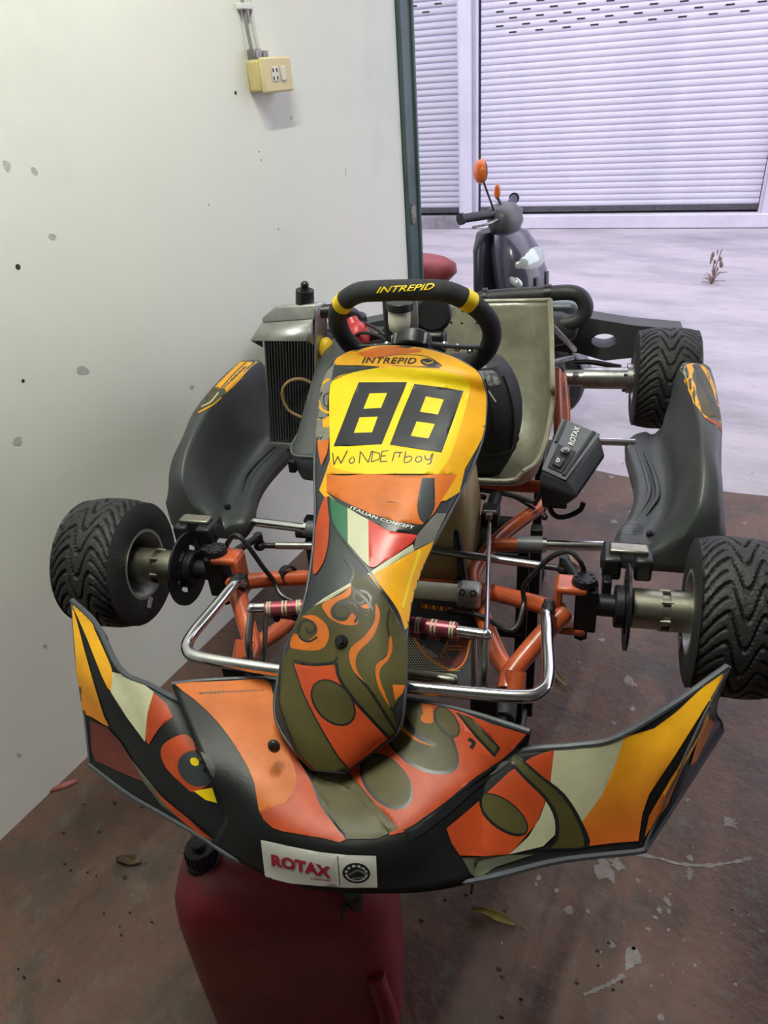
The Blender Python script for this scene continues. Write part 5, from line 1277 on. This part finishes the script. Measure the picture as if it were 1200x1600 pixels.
split_build(MB().tube([(.20, -.06, .74), (.205, -.055, .62), (.175, -.045, .50)], .016, 8, 5, flat=.4).tube([(.20, .06, .74), (.205, .055, .62), (.175, .045, .50)], .016, 8, 5, flat=.4), 'fairing_stripe', 'scooter_grey', ff)
hc = S('handlebar_cover', MB().loft([oval(.0, .07, .06, .92), oval(.0, .10, .075, .97), oval(-.005, .10, .07, 1.02), oval(-.01, .06, .045, 1.05)]), 'scooter_grey', ang=60)
S('instrument_dial', MB().ell((-.05, 0, 1.02), (.03, .065, .03), 16, 8), 'black_gloss', hc)
for s in (-1, 1):
    g_ = S('handlebar_grip', MB().cyl((-.02, s*.08, 1.02), (-.085, s*.27, 1.03), .021, .020, 16).cyl((-.085, s*.27, 1.03), (-.09, s*.285, 1.03), .026, n=16), 'scooter_black')
    S('brake_lever', MB().tube([(.01, s*.10, 1.0), (-.0, s*.18, .995), (-.045, s*.25, .99)], .006, 8, 4), 'dull_steel', g_)
mz = wy(752, 268, 2.0)
def sloc(p): return (Matrix.Rotation(-sa_, 3, 'Z') @ (V(p)-V((hb_.x, hb_.y, -.012))))/.95
mdir = wz(751, 268, 1.13); mp_ = sloc(mdir)
st_ = S('mirror_stalk', MB().tube([(-.015, -.085, 1.02), (-.02, -.095, 1.05), (mp_.x, mp_.y, mp_.z-.01)], .005, 8, 4), 'black_metal')
md = (Matrix.Rotation(-sa_, 3, 'Z') @ V((-.80, -.60, .0))).normalized()
S('mirror_shell', MB().lathe([(.0, .034), (.025, .030), (.045, .018), (.052, .0), (.050, -.012)], mp_, md, 24), 'scooter_orange', st_)
S('mirror_back', MB().lathe([(.050, -.012), (.040, -.022), (.0, -.026)], mp_, md, 24), 'black_gloss', st_)
ip = sloc(wz(777, 300, 1.035))
S('indicator', MB().ell(ip, (.016, .012, .034), 14, 8), 'scooter_orange')
S('indicator_stem', MB().tube([(ip.x, ip.y, ip.z-.02), (0, -.03, 1.03)], .006, 8), 'black_metal')
# body, seat, wheels
fbd = S('floorboard', MB().box((-.26, 0, .27), (.44, .30, .07)), 'scooter_black', bevel=.02)
S('rear_body', MB().loft([oval(-.80, .12, .36, .32), oval(-.82, .155, .40, .45), oval(-.84, .16, .42, .58), oval(-.86, .13, .38, .68)]), 'scooter_body', ang=60)
seat_f = sloc(wz(700, 430, .76))
S('scooter_seat', MB().loft([oval(-.68, .13, .36, .665, 24), oval(-.67, .145, .385, .70, 24), oval(-.67, .14, .38, .745, 24), oval(-.68, .11, .34, .772, 24), oval(-.68, .05, .25, .78, 24)]), 'scooter_red', ang=60)
for x, r in ((.24, .215), (-1.0, .205)):
    wh = S('scooter_tyre', MB().lathe([(r-.06, -.035), (r-.03, -.046), (r-.006, -.03), (r, 0), (r-.006, .03), (r-.03, .046), (r-.06, .035)], (x, 0, r), (0, 1, 0), 40, close=True), 'rubber')
    S('scooter_rim', MB().lathe([(.0, -.02), (.05, -.03), (r-.07, -.02), (r-.058, -.034), (r-.058, .034), (r-.07, .02), (.05, .03), (0, .02)], (x, 0, r), (0, 1, 0), 32), 'dull_steel', wh)
split_build(MB().cyl((.235, .06, .22), (.10, .05, .55), .015, n=12).cyl((.235, -.06, .22), (.10, -.05, .55), .015, n=12), 'fork_leg', 'black_metal', scq)
S('front_mudguard', MB().tube([(.24+.235*math.cos(a), 0, .215+.235*math.sin(a)) for a in (math.radians(20+13*i) for i in range(12))], .055, 10, flat=.25), 'scooter_body')
S('side_stand', MB().tube([(-.35, .1, .24), (-.33, .2, .1), (-.32, .26, .005)], .009, 8, 3), 'black_metal')
S('exhaust_muffler', MB().cyl((-.75, -.17, .24), (-1.15, -.19, .34), .05, .055, 20), 'dull_steel')
